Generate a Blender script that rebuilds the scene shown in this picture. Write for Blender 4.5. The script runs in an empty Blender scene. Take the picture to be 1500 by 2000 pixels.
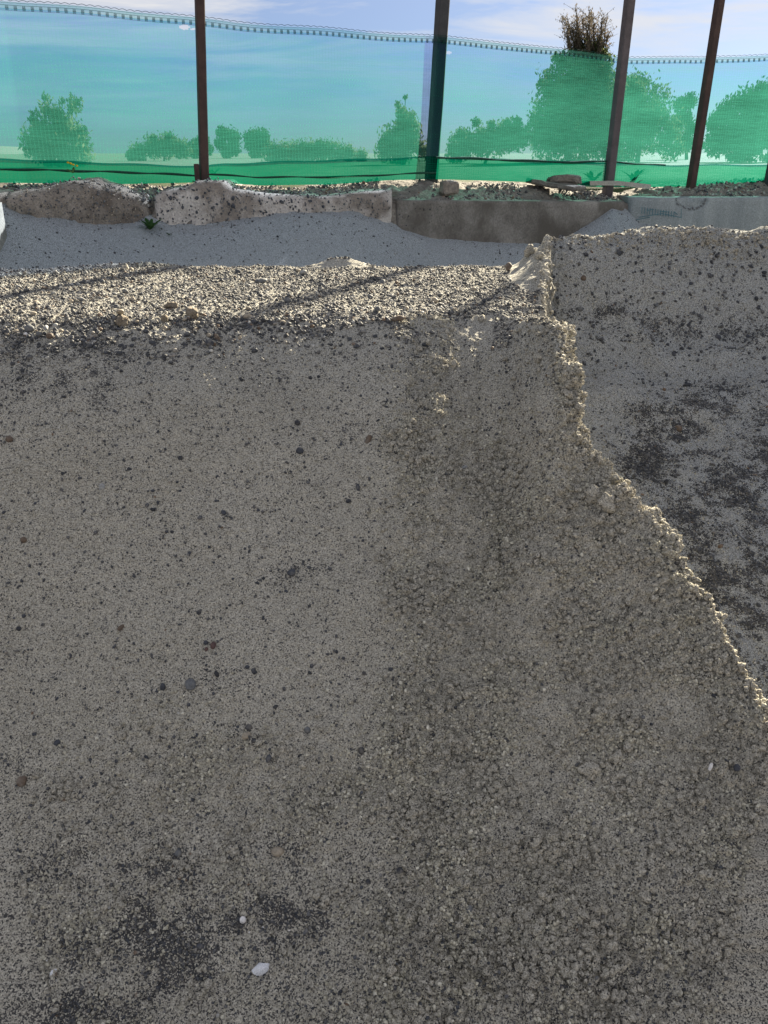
import bpy, bmesh, math, random
import numpy as np
from mathutils import Vector, Matrix, Euler

random.seed(7)
rng = np.random.default_rng(11)
scene = bpy.context.scene
COL = scene.collection
R = math.radians

# ------------------------------------------------------------------ camera
EYE = 1.70
PITCH = R(22.4)
F = 1700.0                      # focal length in pixels of a 1500 x 2000 frame
cam_d = bpy.data.cameras.new('camera')
cam = bpy.data.objects.new('camera', cam_d)
COL.objects.link(cam)
cam.location = (0, 0, EYE)
cam.rotation_euler = (R(90) - PITCH, 0, 0)
cam_d.sensor_fit = 'VERTICAL'
cam_d.sensor_height = 24.0
cam_d.lens = F / 2000.0 * 24.0
cam_d.clip_start = 0.02
cam_d.clip_end = 3000
scene.camera = cam

# ------------------------------------------------------------------ sun, sky, exposure
SUN_EL, SUN_AZ = R(23.0), R(26.0)          # azimuth clockwise from +Y
sd = Vector((math.sin(SUN_AZ) * math.cos(SUN_EL), math.cos(SUN_AZ) * math.cos(SUN_EL), math.sin(SUN_EL)))
sun_l = bpy.data.lights.new('sun', 'SUN')
sun_l.energy = 5.0
sun_l.angle = R(1.0)
sun_l.color = (1.0, 0.89, 0.68)
sun = bpy.data.objects.new('sun', sun_l)
COL.objects.link(sun)
sun.rotation_euler = sd.to_track_quat('Z', 'Y').to_euler()

W = bpy.data.worlds.new('World')
scene.world = W
W.use_nodes = True
wn, wl = W.node_tree.nodes, W.node_tree.links
wn.clear()
wout = wn.new('ShaderNodeOutputWorld')
wbg = wn.new('ShaderNodeBackground')
sky = wn.new('ShaderNodeTexSky')
sky.sky_type = 'NISHITA'
sky.sun_disc = False
sky.sun_elevation = SUN_EL
sky.sun_rotation = SUN_AZ
sky.air_density = 1.0
sky.dust_density = 0.5
sky.ozone_density = 5.0
SKY_STRENGTH = 0.05
wbg.inputs['Strength'].default_value = SKY_STRENGTH
tc = wn.new('ShaderNodeTexCoord')
sep = wn.new('ShaderNodeSeparateXYZ')
wl.new(tc.outputs['Generated'], sep.inputs[0])
def wmath(op, a, b=None, clamp=False):
    n = wn.new('ShaderNodeMath'); n.operation = op; n.use_clamp = clamp
    for i, v in enumerate((a, b)):
        if v is None: continue
        if hasattr(v, 'links'): wl.new(v, n.inputs[i])
        else: n.inputs[i].default_value = v
    return n.outputs[0]
den = wmath('ADD', wmath('MAXIMUM', sep.outputs['Z'], 0.0), 0.10)
cx = wmath('DIVIDE', sep.outputs['X'], den)
cy = wmath('DIVIDE', sep.outputs['Y'], den)
cmb = wn.new('ShaderNodeCombineXYZ')
wl.new(wmath('MULTIPLY', cx, 0.55), cmb.inputs[0]); wl.new(cy, cmb.inputs[1])
cn = wn.new('ShaderNodeTexNoise')
cn.inputs['Scale'].default_value = 1.3; cn.inputs['Detail'].default_value = 7; cn.inputs['Roughness'].default_value = 0.62
cn.inputs['Distortion'].default_value = 0.7
wl.new(cmb.outputs[0], cn.inputs['Vector'])
cr = wn.new('ShaderNodeMapRange')
cr.inputs['From Min'].default_value = 0.40; cr.inputs['From Max'].default_value = 0.62
wl.new(cn.outputs['Fac'], cr.inputs['Value'])
# thin cloud veil, absent close to the horizon
zr = wn.new('ShaderNodeMapRange')
zr.inputs['From Min'].default_value = 0.02; zr.inputs['From Max'].default_value = 0.15
zr.inputs['To Min'].default_value = 0.10; zr.inputs['To Max'].default_value = 1.0
wl.new(sep.outputs['Z'], zr.inputs['Value'])
cfac = wmath('MULTIPLY', wmath('ADD', wmath('MULTIPLY', cr.outputs[0], 0.80), 0.24), zr.outputs[0], clamp=True)
mixc = wn.new('ShaderNodeMixRGB')
mixc.inputs['Color2'].default_value = (3.75, 3.72, 3.75, 1)
wl.new(cfac, mixc.inputs['Fac'])   # veil over the blue
tint = wn.new('ShaderNodeMixRGB'); tint.blend_type = 'MULTIPLY'; tint.inputs['Fac'].default_value = 1.0
tint.inputs['Color2'].default_value = (0.24, 0.28, 0.385, 1)      # deep clear autumn blue
wl.new(sky.outputs[0], tint.inputs['Color1'])
wl.new(tint.outputs[0], mixc.inputs['Color1'])
wl.new(mixc.outputs[0], wbg.inputs['Color'])
wl.new(wbg.outputs[0], wout.inputs['Surface'])

scene.view_settings.view_transform = 'Standard'
scene.view_settings.look = 'None'
scene.view_settings.gamma = 1.0
scene.view_settings.use_curve_mapping = False
scene.view_settings.exposure = 2.15
scene.render.engine = 'CYCLES'
scene.cycles.transparent_max_bounces = 24
scene.cycles.max_bounces = 6
scene.cycles.diffuse_bounces = 3

# ------------------------------------------------------------------ tagging and linking helpers
def tag(o, label=None, cat=None, group=None, kind=None):
    if label: o['label'] = label
    if cat: o['category'] = cat
    if group: o['group'] = group
    if kind: o['kind'] = kind
    return o

def link(name, me, mat=None, parent=None, loc=None):
    o = bpy.data.objects.new(name, me)
    COL.objects.link(o)
    if mat is not None and len(me.materials) == 0: me.materials.append(mat)
    if parent is not None: o.parent = parent
    if loc is not None: o.location = loc
    return o

def empty(name, loc=(0, 0, 0)):
    o = bpy.data.objects.new(name, None)
    o.empty_display_size = 0.1
    COL.objects.link(o)
    o.location = loc
    return o

def mesh_from(name, verts, faces, smooth=True):
    me = bpy.data.meshes.new(name)
    me.from_pydata([tuple(v) for v in verts], [], [tuple(f) for f in faces])
    me.update()
    if smooth: me.shade_smooth()
    return me

def grid_mesh(name, P, smooth=True, keep=None):
    """P: rows x cols x 3 -> quad grid mesh"""
    nr, nc = P.shape[:2]
    me = bpy.data.meshes.new(name)
    idx = np.arange(nr * nc, dtype=np.int32).reshape(nr, nc)
    q = np.stack([idx[:-1, :-1], idx[:-1, 1:], idx[1:, 1:], idx[1:, :-1]], -1).reshape(-1, 4)
    if keep is not None: q = q[keep.reshape(-1)]
    me.vertices.add(nr * nc)
    me.vertices.foreach_set('co', P.astype(np.float32).reshape(-1))
    me.loops.add(q.size); me.loops.foreach_set('vertex_index', q.reshape(-1))
    me.polygons.add(len(q))
    me.polygons.foreach_set('loop_start', np.arange(0, q.size, 4, dtype=np.int32))
    me.polygons.foreach_set('loop_total', np.full(len(q), 4, dtype=np.int32))
    me.update(calc_edges=True)
    if smooth: me.shade_smooth()
    return me

# ------------------------------------------------------------------ projection (places things where they stand)
cp, sp = math.cos(PITCH), math.sin(PITCH)
def ray(px, py):
    u = (np.asarray(px, float) - 750) / F; v = (1000 - np.asarray(py, float)) / F
    return np.stack([u, cp + v * sp, -sp + v * cp], -1)
def at(px, py, y):
    """point at ground distance y (metres in front of the eye) along the sight line px, py"""
    d = ray(px, py)
    k = np.asarray(y, float) / d[..., 1]
    return d * k[..., None] if d.ndim > 1 else d * k
def project(P):
    x, y, z = P[..., 0], P[..., 1], P[..., 2]
    dep = y * cp - z * sp
    return 750 + F * x / dep, 1000 - F * (y * sp + z * cp) / dep, dep

# ------------------------------------------------------------------ noise
_perm = rng.permutation(512).astype(np.int32)
_perm = np.concatenate([_perm, _perm, _perm])
_val = rng.uniform(-1, 1, 512).astype(np.float32)
_rot = np.array(Euler((0.7, 1.1, 0.5)).to_matrix(), dtype=np.float32).T.copy()
def vnoise(P, f, off=0.0):
    Q = P.astype(np.float32) * np.float32(f) + np.float32(off)
    I = np.floor(Q).astype(np.int32); T = Q - I
    T = T * T * (3 - 2 * T)
    I &= 511
    x0, y0, z0 = I[..., 0], I[..., 1], I[..., 2]
    x1, y1, z1 = (x0 + 1) & 511, (y0 + 1) & 511, (z0 + 1) & 511
    def h(a, b, c): return _val[_perm[_perm[_perm[a] + b] + c]]
    tx, ty, tz = T[..., 0], T[..., 1], T[..., 2]
    def L(a, b, t): return a + (b - a) * t
    return L(L(L(h(x0, y0, z0), h(x1, y0, z0), tx), L(h(x0, y1, z0), h(x1, y1, z0), tx), ty),
             L(L(h(x0, y0, z1), h(x1, y0, z1), tx), L(h(x0, y1, z1), h(x1, y1, z1), tx), ty), tz)
def fbm(P, f, octv=3, gain=0.5, off=0.0):
    a, s = 1.0, 0.0
    for i in range(octv):
        P = P @ _rot
        s = s + a * vnoise(P, f * 2.03 ** i, off + 17.3 * i); a *= gain
    return s
def worley(P, f, seed=0):
    Q = P.astype(np.float32) * np.float32(f); I = np.floor(Q).astype(np.int32); best = np.full(len(P), 9.0, np.float32); val = np.zeros(len(P), np.float32)
    for dx in (-1, 0, 1):
        for dy in (-1, 0, 1):
            for dz in (-1, 0, 1):
                J = I + np.array([dx, dy, dz], np.int32); K = (J + seed) & 511
                h1 = _perm[_perm[_perm[K[:, 0]] + K[:, 1]] + K[:, 2]]
                jx = _val[h1] * .42 + .5; jy = _val[(h1 * 7 + 3) & 511] * .42 + .5; jz = _val[(h1 * 13 + 5) & 511] * .42 + .5
                d = (J[:, 0] + jx - Q[:, 0]) ** 2 + (J[:, 1] + jy - Q[:, 1]) ** 2 + (J[:, 2] + jz - Q[:, 2]) ** 2
                m = d < best; best = np.where(m, d, best); val = np.where(m, _val[(h1 * 5 + 11) & 511], val)
    return np.sqrt(best), val
def sstep(x, a, b):
    t = np.clip((x - a) / (b - a), 0, 1); return t * t * (3 - 2 * t)

# ------------------------------------------------------------------ materials
def new_mat(name):
    m = bpy.data.materials.new(name); m.use_nodes = True
    nt = m.node_tree; nt.nodes.clear()
    return m, nt.nodes, nt.links
def N(nodes, typ, **kw):
    n = nodes.new(typ)
    for k, v in kw.items():
        if k in ('operation', 'blend_type', 'feature', 'distance', 'attribute_name', 'attribute_type', 'use_clamp', 'data_type'): setattr(n, k, v)
        else: n.inputs[k.replace('_', ' ')].default_value = v
    return n
def rgb(c): return (c[0], c[1], c[2], 1)

def mat_sand():
    m, n, l = new_mat('sand')
    out = N(n, 'ShaderNodeOutputMaterial'); b = N(n, 'ShaderNodeBsdfPrincipled', Roughness=0.95)
    b.inputs['Specular IOR Level'].default_value = 0.15
    geo = N(n, 'ShaderNodeNewGeometry')
    big = N(n, 'ShaderNodeTexNoise', Scale=2.6, Detail=5, Roughness=0.6); l.new(geo.outputs['Position'], big.inputs['Vector'])
    fine = N(n, 'ShaderNodeTexNoise', Scale=260, Detail=3, Roughness=0.8); l.new(geo.outputs['Position'], fine.inputs['Vector'])
    vor = N(n, 'ShaderNodeTexVoronoi', Scale=360.0); l.new(geo.outputs['Position'], vor.inputs['Vector'])
    mid = N(n, 'ShaderNodeTexNoise', Scale=45, Detail=4, Roughness=0.65); l.new(geo.outputs['Position'], mid.inputs['Vector'])
    c1 = N(n, 'ShaderNodeMixRGB', Color1=rgb((0.34, 0.315, 0.258)), Color2=rgb((0.49, 0.458, 0.39)))
    l.new(big.outputs['Fac'], c1.inputs['Fac'])
    ga = N(n, 'ShaderNodeAttribute', attribute_name='grey_sand_light_tint')
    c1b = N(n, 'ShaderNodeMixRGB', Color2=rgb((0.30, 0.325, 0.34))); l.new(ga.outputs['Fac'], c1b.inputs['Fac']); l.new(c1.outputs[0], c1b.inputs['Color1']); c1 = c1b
    fr = N(n, 'ShaderNodeMapRange', From_Min=0.30, From_Max=0.70, To_Min=0.15, To_Max=1.85)
    l.new(fine.outputs['Fac'], fr.inputs['Value'])
    c2 = N(n, 'ShaderNodeMixRGB', blend_type='MULTIPLY', Fac=1.0)
    l.new(c1.outputs[0], c2.inputs['Color1']); l.new(fr.outputs[0], c2.inputs['Color2'])
    # loose dark grains; the attribute thickens them in grit patches and for painted vignetting
    att = N(n, 'ShaderNodeAttribute', attribute_name='grit')
    sepc = N(n, 'ShaderNodeSeparateColor'); l.new(vor.outputs['Color'], sepc.inputs[0])
    thr = N(n, 'ShaderNodeMath', operation='MULTIPLY_ADD'); l.new(att.outputs['Fac'], thr.inputs[0]); thr.inputs[1].default_value = 0.62; thr.inputs[2].default_value = 0.07
    nz = N(n, 'ShaderNodeMath', operation='MULTIPLY_ADD'); l.new(mid.outputs['Fac'], nz.inputs[0]); nz.inputs[1].default_value = -0.5; nz.inputs[2].default_value = 0.25
    s2 = N(n, 'ShaderNodeMath', operation='ADD'); l.new(sepc.outputs[0], s2.inputs[0]); l.new(nz.outputs[0], s2.inputs[1])
    lt = N(n, 'ShaderNodeMath', operation='LESS_THAN'); l.new(s2.outputs[0], lt.inputs[0]); l.new(thr.outputs[0], lt.inputs[1])
    dk = N(n, 'ShaderNodeMixRGB', Color1=rgb((0.045, 0.047, 0.052)), Color2=rgb((0.12, 0.11, 0.10))); l.new(sepc.outputs[1], dk.inputs['Fac'])
    c3 = N(n, 'ShaderNodeMixRGB'); l.new(lt.outputs[0], c3.inputs['Fac']); l.new(c2.outputs[0], c3.inputs['Color1']); l.new(dk.outputs[0], c3.inputs['Color2'])
    l.new(c3.outputs[0], b.inputs['Base Color'])
    b1 = N(n, 'ShaderNodeBump', Strength=0.9, Distance=0.0035); l.new(fine.outputs['Fac'], b1.inputs['Height'])
    b2 = N(n, 'ShaderNodeBump', Strength=0.6, Distance=0.006); l.new(mid.outputs['Fac'], b2.inputs['Height']); l.new(b1.outputs[0], b2.inputs['Normal'])
    l.new(b2.outputs[0], b.inputs['Normal'])
    l.new(b.outputs[0], out.inputs['Surface'])
    return m

def mat_pebble(name='pebble_grey', inst=True, col=None):
    m, n, l = new_mat(name)
    out = N(n, 'ShaderNodeOutputMaterial'); b = N(n, 'ShaderNodeBsdfPrincipled', Roughness=0.72)
    b.inputs['Specular IOR Level'].default_value = 0.35
    geo = N(n, 'ShaderNodeNewGeometry')
    no = N(n, 'ShaderNodeTexNoise', Scale=160, Detail=4, Roughness=0.7); l.new(geo.outputs['Position'], no.inputs['Vector'])
    mr = N(n, 'ShaderNodeMapRange', From_Min=0.3, From_Max=0.7, To_Min=0.65, To_Max=1.3); l.new(no.outputs['Fac'], mr.inputs['Value'])
    mx = N(n, 'ShaderNodeMixRGB', blend_type='MULTIPLY', Fac=1.0); l.new(mr.outputs[0], mx.inputs['Color2'])
    if inst:
        a = N(n, 'ShaderNodeAttribute', attribute_name='tone', attribute_type='INSTANCER'); l.new(a.outputs['Color'], mx.inputs['Color1'])
    else:
        mx.inputs['Color1'].default_value = rgb(col)
    # a film of pale sand dust on part of it
    du = N(n, 'ShaderNodeTexNoise', Scale=60, Detail=3); l.new(geo.outputs['Position'], du.inputs['Vector'])
    dr = N(n, 'ShaderNodeMapRange', From_Min=0.52, From_Max=0.75, To_Min=0.0, To_Max=0.55); l.new(du.outputs['Fac'], dr.inputs['Value'])
    m2 = N(n, 'ShaderNodeMixRGB', Color2=rgb((0.27, 0.25, 0.22))); l.new(dr.outputs[0], m2.inputs['Fac']); l.new(mx.outputs[0], m2.inputs['Color1'])
    l.new(m2.outputs[0], b.inputs['Base Color'])
    bp = N(n, 'ShaderNodeBump', Strength=0.35, Distance=0.001); l.new(no.outputs['Fac'], bp.inputs['Height']); l.new(bp.outputs[0], b.inputs['Normal'])
    l.new(b.outputs[0], out.inputs['Surface'])
    return m

def mat_noisy(name, a, c, scale=6, detail=6, rough=0.9, bump=0.3, bdist=0.01, fine=120, stain=None, spec=0.2, streak=False):
    m, n, l = new_mat(name)
    out = N(n, 'ShaderNodeOutputMaterial'); b = N(n, 'ShaderNodeBsdfPrincipled', Roughness=rough)
    b.inputs['Specular IOR Level'].default_value = spec
    geo = N(n, 'ShaderNodeNewGeometry')
    vec = geo.outputs['Position']
    if streak:
        mp = N(n, 'ShaderNodeMapping'); mp.inputs['Scale'].default_value = (1, 1, 0.12); l.new(vec, mp.inputs['Vector']); vec = mp.outputs[0]
    no = N(n, 'ShaderNodeTexNoise', Scale=scale, Detail=detail, Roughness=0.65); l.new(vec, no.inputs['Vector'])
    mr = N(n, 'ShaderNodeMapRange', From_Min=0.3, From_Max=0.7); l.new(no.outputs['Fac'], mr.inputs['Value'])
    mx = N(n, 'ShaderNodeMixRGB', Color1=rgb(a), Color2=rgb(c)); l.new(mr.outputs[0], mx.inputs['Fac'])
    f2 = N(n, 'ShaderNodeTexNoise', Scale=fine, Detail=3); l.new(geo.outputs['Position'], f2.inputs['Vector'])
    r2 = N(n, 'ShaderNodeMapRange', From_Min=0.3, From_Max=0.7, To_Min=0.75, To_Max=1.2); l.new(f2.outputs['Fac'], r2.inputs['Value'])
    m2 = N(n, 'ShaderNodeMixRGB', blend_type='MULTIPLY', Fac=1.0); l.new(mx.outputs[0], m2.inputs['Color1']); l.new(r2.outputs[0], m2.inputs['Color2'])
    last = m2.outputs[0]
    if stain:
        s = N(n, 'ShaderNodeTexNoise', Scale=2.3, Detail=5, Roughness=0.6); l.new(geo.outputs['Position'], s.inputs['Vector'])
        sr = N(n, 'ShaderNodeMapRange', From_Min=0.5, From_Max=0.62, To_Min=0, To_Max=0.8); l.new(s.outputs['Fac'], sr.inputs['Value'])
        m3 = N(n, 'ShaderNodeMixRGB', Color2=rgb(stain)); l.new(sr.outputs[0], m3.inputs['Fac']); l.new(last, m3.inputs['Color1']); last = m3.outputs[0]
    l.new(last, b.inputs['Base Color'])
    bp = N(n, 'ShaderNodeBump', Strength=bump, Distance=bdist); l.new(f2.outputs['Fac'], bp.inputs['Height']); l.new(bp.outputs[0], b.inputs['Normal'])
    l.new(b.outputs[0], out.inputs['Surface'])
    return m

def mat_net(name, holes, tcol, gcol, cloth=(0.03, 0.42, 0.25)):
    """knitted shade net: open gaps between translucent green threads"""
    m, n, l = new_mat(name)
    out = N(n, 'ShaderNodeOutputMaterial')
    uv = N(n, 'ShaderNodeUVMap')
    tr = N(n, 'ShaderNodeBsdfTransparent', Color=rgb(tcol))
    tl = N(n, 'ShaderNodeBsdfTranslucent', Color=rgb(gcol))
    df = N(n, 'ShaderNodeBsdfDiffuse', Color=rgb(cloth))
    th = N(n, 'ShaderNodeMixShader', Fac=0.3); l.new(tl.outputs[0], th.inputs[1]); l.new(df.outputs[0], th.inputs[2])
    sp_ = N(n, 'ShaderNodeSeparateXYZ'); l.new(uv.outputs[0], sp_.inputs[0])
    def M(op, a, b=None):
        k = N(n, 'ShaderNodeMath', operation=op)
        for i, v in enumerate((a, b)):
            if v is None: continue
            if hasattr(v, 'links'): l.new(v, k.inputs[i])
            else: k.inputs[i].default_value = v
        return k.outputs[0]
    # vertical ribs every 2.2 cm
    fx = M('FRACT', M('MULTIPLY', sp_.outputs[0], 1 / 0.022))
    rib = M('LESS_THAN', fx, 0.11)
    # fine courses of weft, stretched noise
    mp = N(n, 'ShaderNodeMapping'); mp.inputs['Scale'].default_value = (6, 150, 1); l.new(uv.outputs[0], mp.inputs['Vector'])
    w = N(n, 'ShaderNodeTexNoise', Scale=1.0, Detail=3, Roughness=0.7); l.new(mp.outputs[0], w.inputs['Vector'])
    mp2 = N(n, 'ShaderNodeMapping'); mp2.inputs['Scale'].default_value = (1.2, 7, 1); l.new(uv.outputs[0], mp2.inputs['Vector'])
    w2 = N(n, 'ShaderNodeTexNoise', Scale=1.0, Detail=4); l.new(mp2.outputs[0], w2.inputs['Vector'])
    # density: 1 = closed
    a = M('ADD', 1 - holes, M('MULTIPLY', M('SUBTRACT', w.outputs['Fac'], 0.5), 0.55))
    a = M('ADD', a, M('MULTIPLY', M('SUBTRACT', w2.outputs['Fac'], 0.5), 0.34))
    a = M('ADD', a, M('MULTIPLY', rib, 0.17))
    # the cloth is stretched thinner towards the top hem
    at_ = N(n, 'ShaderNodeAttribute', attribute_name='thin')
    a = M('SUBTRACT', a, M('MULTIPLY', at_.outputs['Fac'], 0.20))
    cl = N(n, 'ShaderNodeClamp', Min=0.05, Max=0.97); l.new(a, cl.inputs['Value'])
    mix = N(n, 'ShaderNodeMixShader'); l.new(cl.outputs[0], mix.inputs['Fac']); l.new(tr.outputs[0], mix.inputs[1]); l.new(th.outputs[0], mix.inputs[2])
    l.new(mix.outputs[0], out.inputs['Surface'])
    return m

def mat_leaf(name, a, c):
    m, n, l = new_mat(name)
    out = N(n, 'ShaderNodeOutputMaterial')
    geo = N(n, 'ShaderNodeNewGeometry')
    no = N(n, 'ShaderNodeTexNoise', Scale=2.6, Detail=4, Roughness=0.7); l.new(geo.outputs['Position'], no.inputs['Vector'])
    mr = N(n, 'ShaderNodeMapRange', From_Min=0.40, From_Max=0.66); l.new(no.outputs['Fac'], mr.inputs['Value'])
    mx = N(n, 'ShaderNodeMixRGB', Color1=rgb(a), Color2=rgb(c)); l.new(mr.outputs[0], mx.inputs['Fac'])
    d = N(n, 'ShaderNodeBsdfDiffuse'); t = N(n, 'ShaderNodeBsdfTranslucent')
    l.new(mx.outputs[0], d.inputs['Color']); l.new(mx.outputs[0], t.inputs['Color'])
    s = N(n, 'ShaderNodeMixShader', Fac=0.4); l.new(d.outputs[0], s.inputs[1]); l.new(t.outputs[0], s.inputs[2])
    l.new(s.outputs[0], out.inputs['Surface'])
    return m

M_SAND = mat_sand()
M_PEB = mat_pebble()
M_ROUGHCON = mat_noisy('eroded_concrete', (0.20, 0.17, 0.14), (0.33, 0.29, 0.25), scale=9, bump=0.9, bdist=0.008, fine=90, stain=(0.11, 0.09, 0.075))
M_PALECON = mat_noisy('pale_concrete', (0.42, 0.38, 0.35), (0.56, 0.52, 0.48), scale=9, bump=0.8, bdist=0.008, fine=90, stain=(0.17, 0.14, 0.115))
M_DARKCON = mat_noisy('stained_concrete', (0.10, 0.09, 0.078), (0.29, 0.27, 0.245), scale=3.2, detail=7, bump=0.6, bdist=0.005, fine=80, stain=(0.09, 0.08, 0.068))
M_BLUECON = mat_noisy('smooth_bluish_concrete', (0.21, 0.235, 0.24), (0.31, 0.335, 0.335), scale=9, bump=0.2, bdist=0.003, fine=110, streak=True)
M_RUBBLE = mat_noisy('rubble_crust', (0.12, 0.105, 0.09), (0.27, 0.245, 0.215), scale=14, bump=0.9, bdist=0.01, fine=70)
M_RUST = mat_noisy('rusty_brown_steel', (0.038, 0.022, 0.02), (0.075, 0.045, 0.038), scale=12, bump=0.3, bdist=0.001, fine=220, spec=0.3, rough=0.7)
M_SLATE = mat_noisy('dark_painted_steel', (0.032, 0.034, 0.038), (0.055, 0.055, 0.06), scale=10, bump=0.2, bdist=0.001, fine=220, spec=0.3, rough=0.6)
M_FLAREST = mat_noisy('flare_greyed_steel', (0.075, 0.062, 0.065), (0.12, 0.10, 0.105), scale=12, bump=0.3, bdist=0.001, fine=220, spec=0.3, rough=0.7)  # dark brown steel, with a grey lens flare veil put into its colour
M_FIELD = mat_noisy('dry_grass_field', (0.05, 0.075, 0.025), (0.09, 0.11, 0.045), scale=0.6, bump=0.6, bdist=0.03, fine=30)
M_YARD = mat_noisy('sandy_yard', (0.21, 0.19, 0.165), (0.31, 0.285, 0.25), scale=3, bump=0.5, bdist=0.01, fine=80)
M_HILL = mat_noisy('far_hill', (0.16, 0.17, 0.11), (0.22, 0.22, 0.15), scale=0.05, fine=1)
M_BARK = mat_noisy('bark', (0.045, 0.035, 0.028), (0.09, 0.075, 0.06), scale=3, fine=30)
M_NET = mat_net('green_shade_net', 0.58, (0.56, 0.68, 0.98), (0.04, 0.225, 0.168), cloth=(0.045, 0.22, 0.16))
M_NETD = mat_net('folded_green_net', 0.26, (0.25, 0.70, 0.65), (0.002, 0.10, 0.058), cloth=(0.004, 0.13, 0.075))
M_CORD = mat_noisy('dark_green_cord', (0.012, 0.05, 0.035), (0.02, 0.08, 0.055), scale=20, fine=100)
M_HEM = mat_noisy('hem_thread', (0.008, 0.04, 0.035), (0.012, 0.06, 0.05), scale=20, fine=100)
M_PAINT = mat_noisy('faded_teal_paint', (0.05, 0.14, 0.17), (0.10, 0.20, 0.23), scale=40, bump=0.1, fine=120)
M_WEED = mat_leaf('weed_leaf', (0.04, 0.09, 0.03), (0.08, 0.14, 0.05))
M_YELLOW = mat_leaf('yellow_petal', (0.6, 0.42, 0.03), (0.7, 0.5, 0.05))
M_SHELL = mat_noisy('shell', (0.62, 0.64, 0.68), (0.80, 0.80, 0.82), scale=60, bump=0.2, bdist=0.0006, fine=400, rough=0.5)
M_CLOD = M_SAND

# ================================================================== LAY OF THE LAND (all heights relative to the eye)
def smooth_table(ys, zs, sig):
    yy = np.linspace(-4, 12, 6401); zz = np.interp(yy, ys, zs)
    k = np.exp(-0.5 * (np.arange(-400, 401) * (16 / 6400) / sig) ** 2); k /= k.sum()
    return yy, np.convolve(np.pad(zz, 400, mode='edge'), k, mode='valid')
# foreground heap: slope rising away from the eye, flat gravelly top, drop behind
LY, LZ = smooth_table([-4, 0.85, 1.08, 1.60, 2.10, 2.55, 2.80, 2.90, 3.4, 4.15, 4.26, 4.75, 12],
                      [-1.71, -1.71, -1.62, -1.285, -0.945, -0.655, -0.512, -0.492, -0.492, -0.498, -0.50, -1.0, -1.0], 0.028)
# bank on the right, set further back
RY, RZ = smooth_table([-4, 1.1, 1.5, 2.0, 2.6, 3.3, 3.62, 3.80, 3.93, 4.03, 4.09, 4.20, 4.6, 5.2, 12],
                      [-1.71, -1.71, -1.64, -1.43, -1.13, -0.90, -0.825, -0.735, -0.55, -0.385, -0.33, -0.335, -0.55, -1.0, -1.0], 0.022)
def prof(tab, y): return np.interp(y, tab[0], tab[1])

# near lip of the flat top, along px: how far it sits from its mean line
lip_px = [-400, 0, 100, 200, 300, 400, 500, 600, 700, 800, 850, 900, 960, 1020, 1060, 1100, 1140, 1300, 2000]
lip_dy = [-.12, -.10, -.095, -.065, -.04, .00, .02, .06, .02, -.02, .06, .14, .17, .12, -.06, -.26, -.40, -.4, -.4]
def lip_shift(t):
    px = 750 + t * F / cp
    return np.interp(px, lip_px, lip_dy)

def left_h(x, y):
    t = x / np.maximum(y, 0.7)
    s = lip_shift(t) * sstep(y, 1.6, 2.6) * (1 - sstep(y, 3.1, 3.5))
    z = prof((LY, LZ), y - s)
    px = 750 + t * F * 1.04
    # low dune on the far crest and gentle undulation of the top
    z = z + 0.058 * np.exp(-((px - 665) / 62) ** 2 - ((y - 4.27) / 0.09) ** 2)
    z = z + 0.024 * np.exp(-((px - 250) / 130) ** 2 - ((y - 4.26) / 0.06) ** 2)
    z = z - 0.012 * np.exp(-((px - 440) / 120) ** 2 - ((y - 3.8) / 0.3) ** 2)
    # ridge climbing towards the right-hand bank
    rd = 0.185 * y - x
    z = z + 0.135 * sstep(y, 2.95, 3.9) * (1 - sstep(y, 4.2, 4.5)) * np.exp(-(np.clip(rd - 0.015, 0, 9) / 0.085) ** 1.3)
    z = z + 0.035 * np.exp(-((x - 0.665) / 0.045) ** 2 - ((y - 4.12) / 0.05) ** 2)
    # the bucket-cut facet: a slightly proud plane right of middle
    fx = sstep(t, 0.035, 0.075) * (1 - sstep(t, 0.20, 0.24))
    z = z + 0.035 * fx * sstep(y, 1.7, 2.3) * (1 - sstep(y, 2.75, 3.0))
    return z
def right_h(x, y):
    t = x / np.maximum(y, 0.7)
    px = 750 + t * F * 1.06
    sh = 0.05 * np.sin(px / 95.0) + 0.10 * (px - 1300) / 400
    z = prof((RY, RZ), y - sh * sstep(y, 2.4, 3.4) * 0.5)
    yb = y - 0.06 * np.sin(px / 60.0) + 0.03 * np.sin(px / 23.0)
    z = z + 0.030 * np.exp(-((yb - 3.72) / 0.05) ** 2) - 0.028 * np.exp(-((yb - 3.58) / 0.06) ** 2) + 0.016 * np.exp(-((yb - 3.30) / 0.07) ** 2) - 0.016 * np.exp(-((yb - 3.14) / 0.07) ** 2)
    z = z + np.interp(px, [1000, 1060, 1110, 1180, 1240, 1300, 1380, 1440, 1500, 1800], [-.07, -.062, -.03, -.018, .008, .022, .018, .004, .008, .0]) * sstep(y, 3.4, 4.0)
    return z

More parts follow.
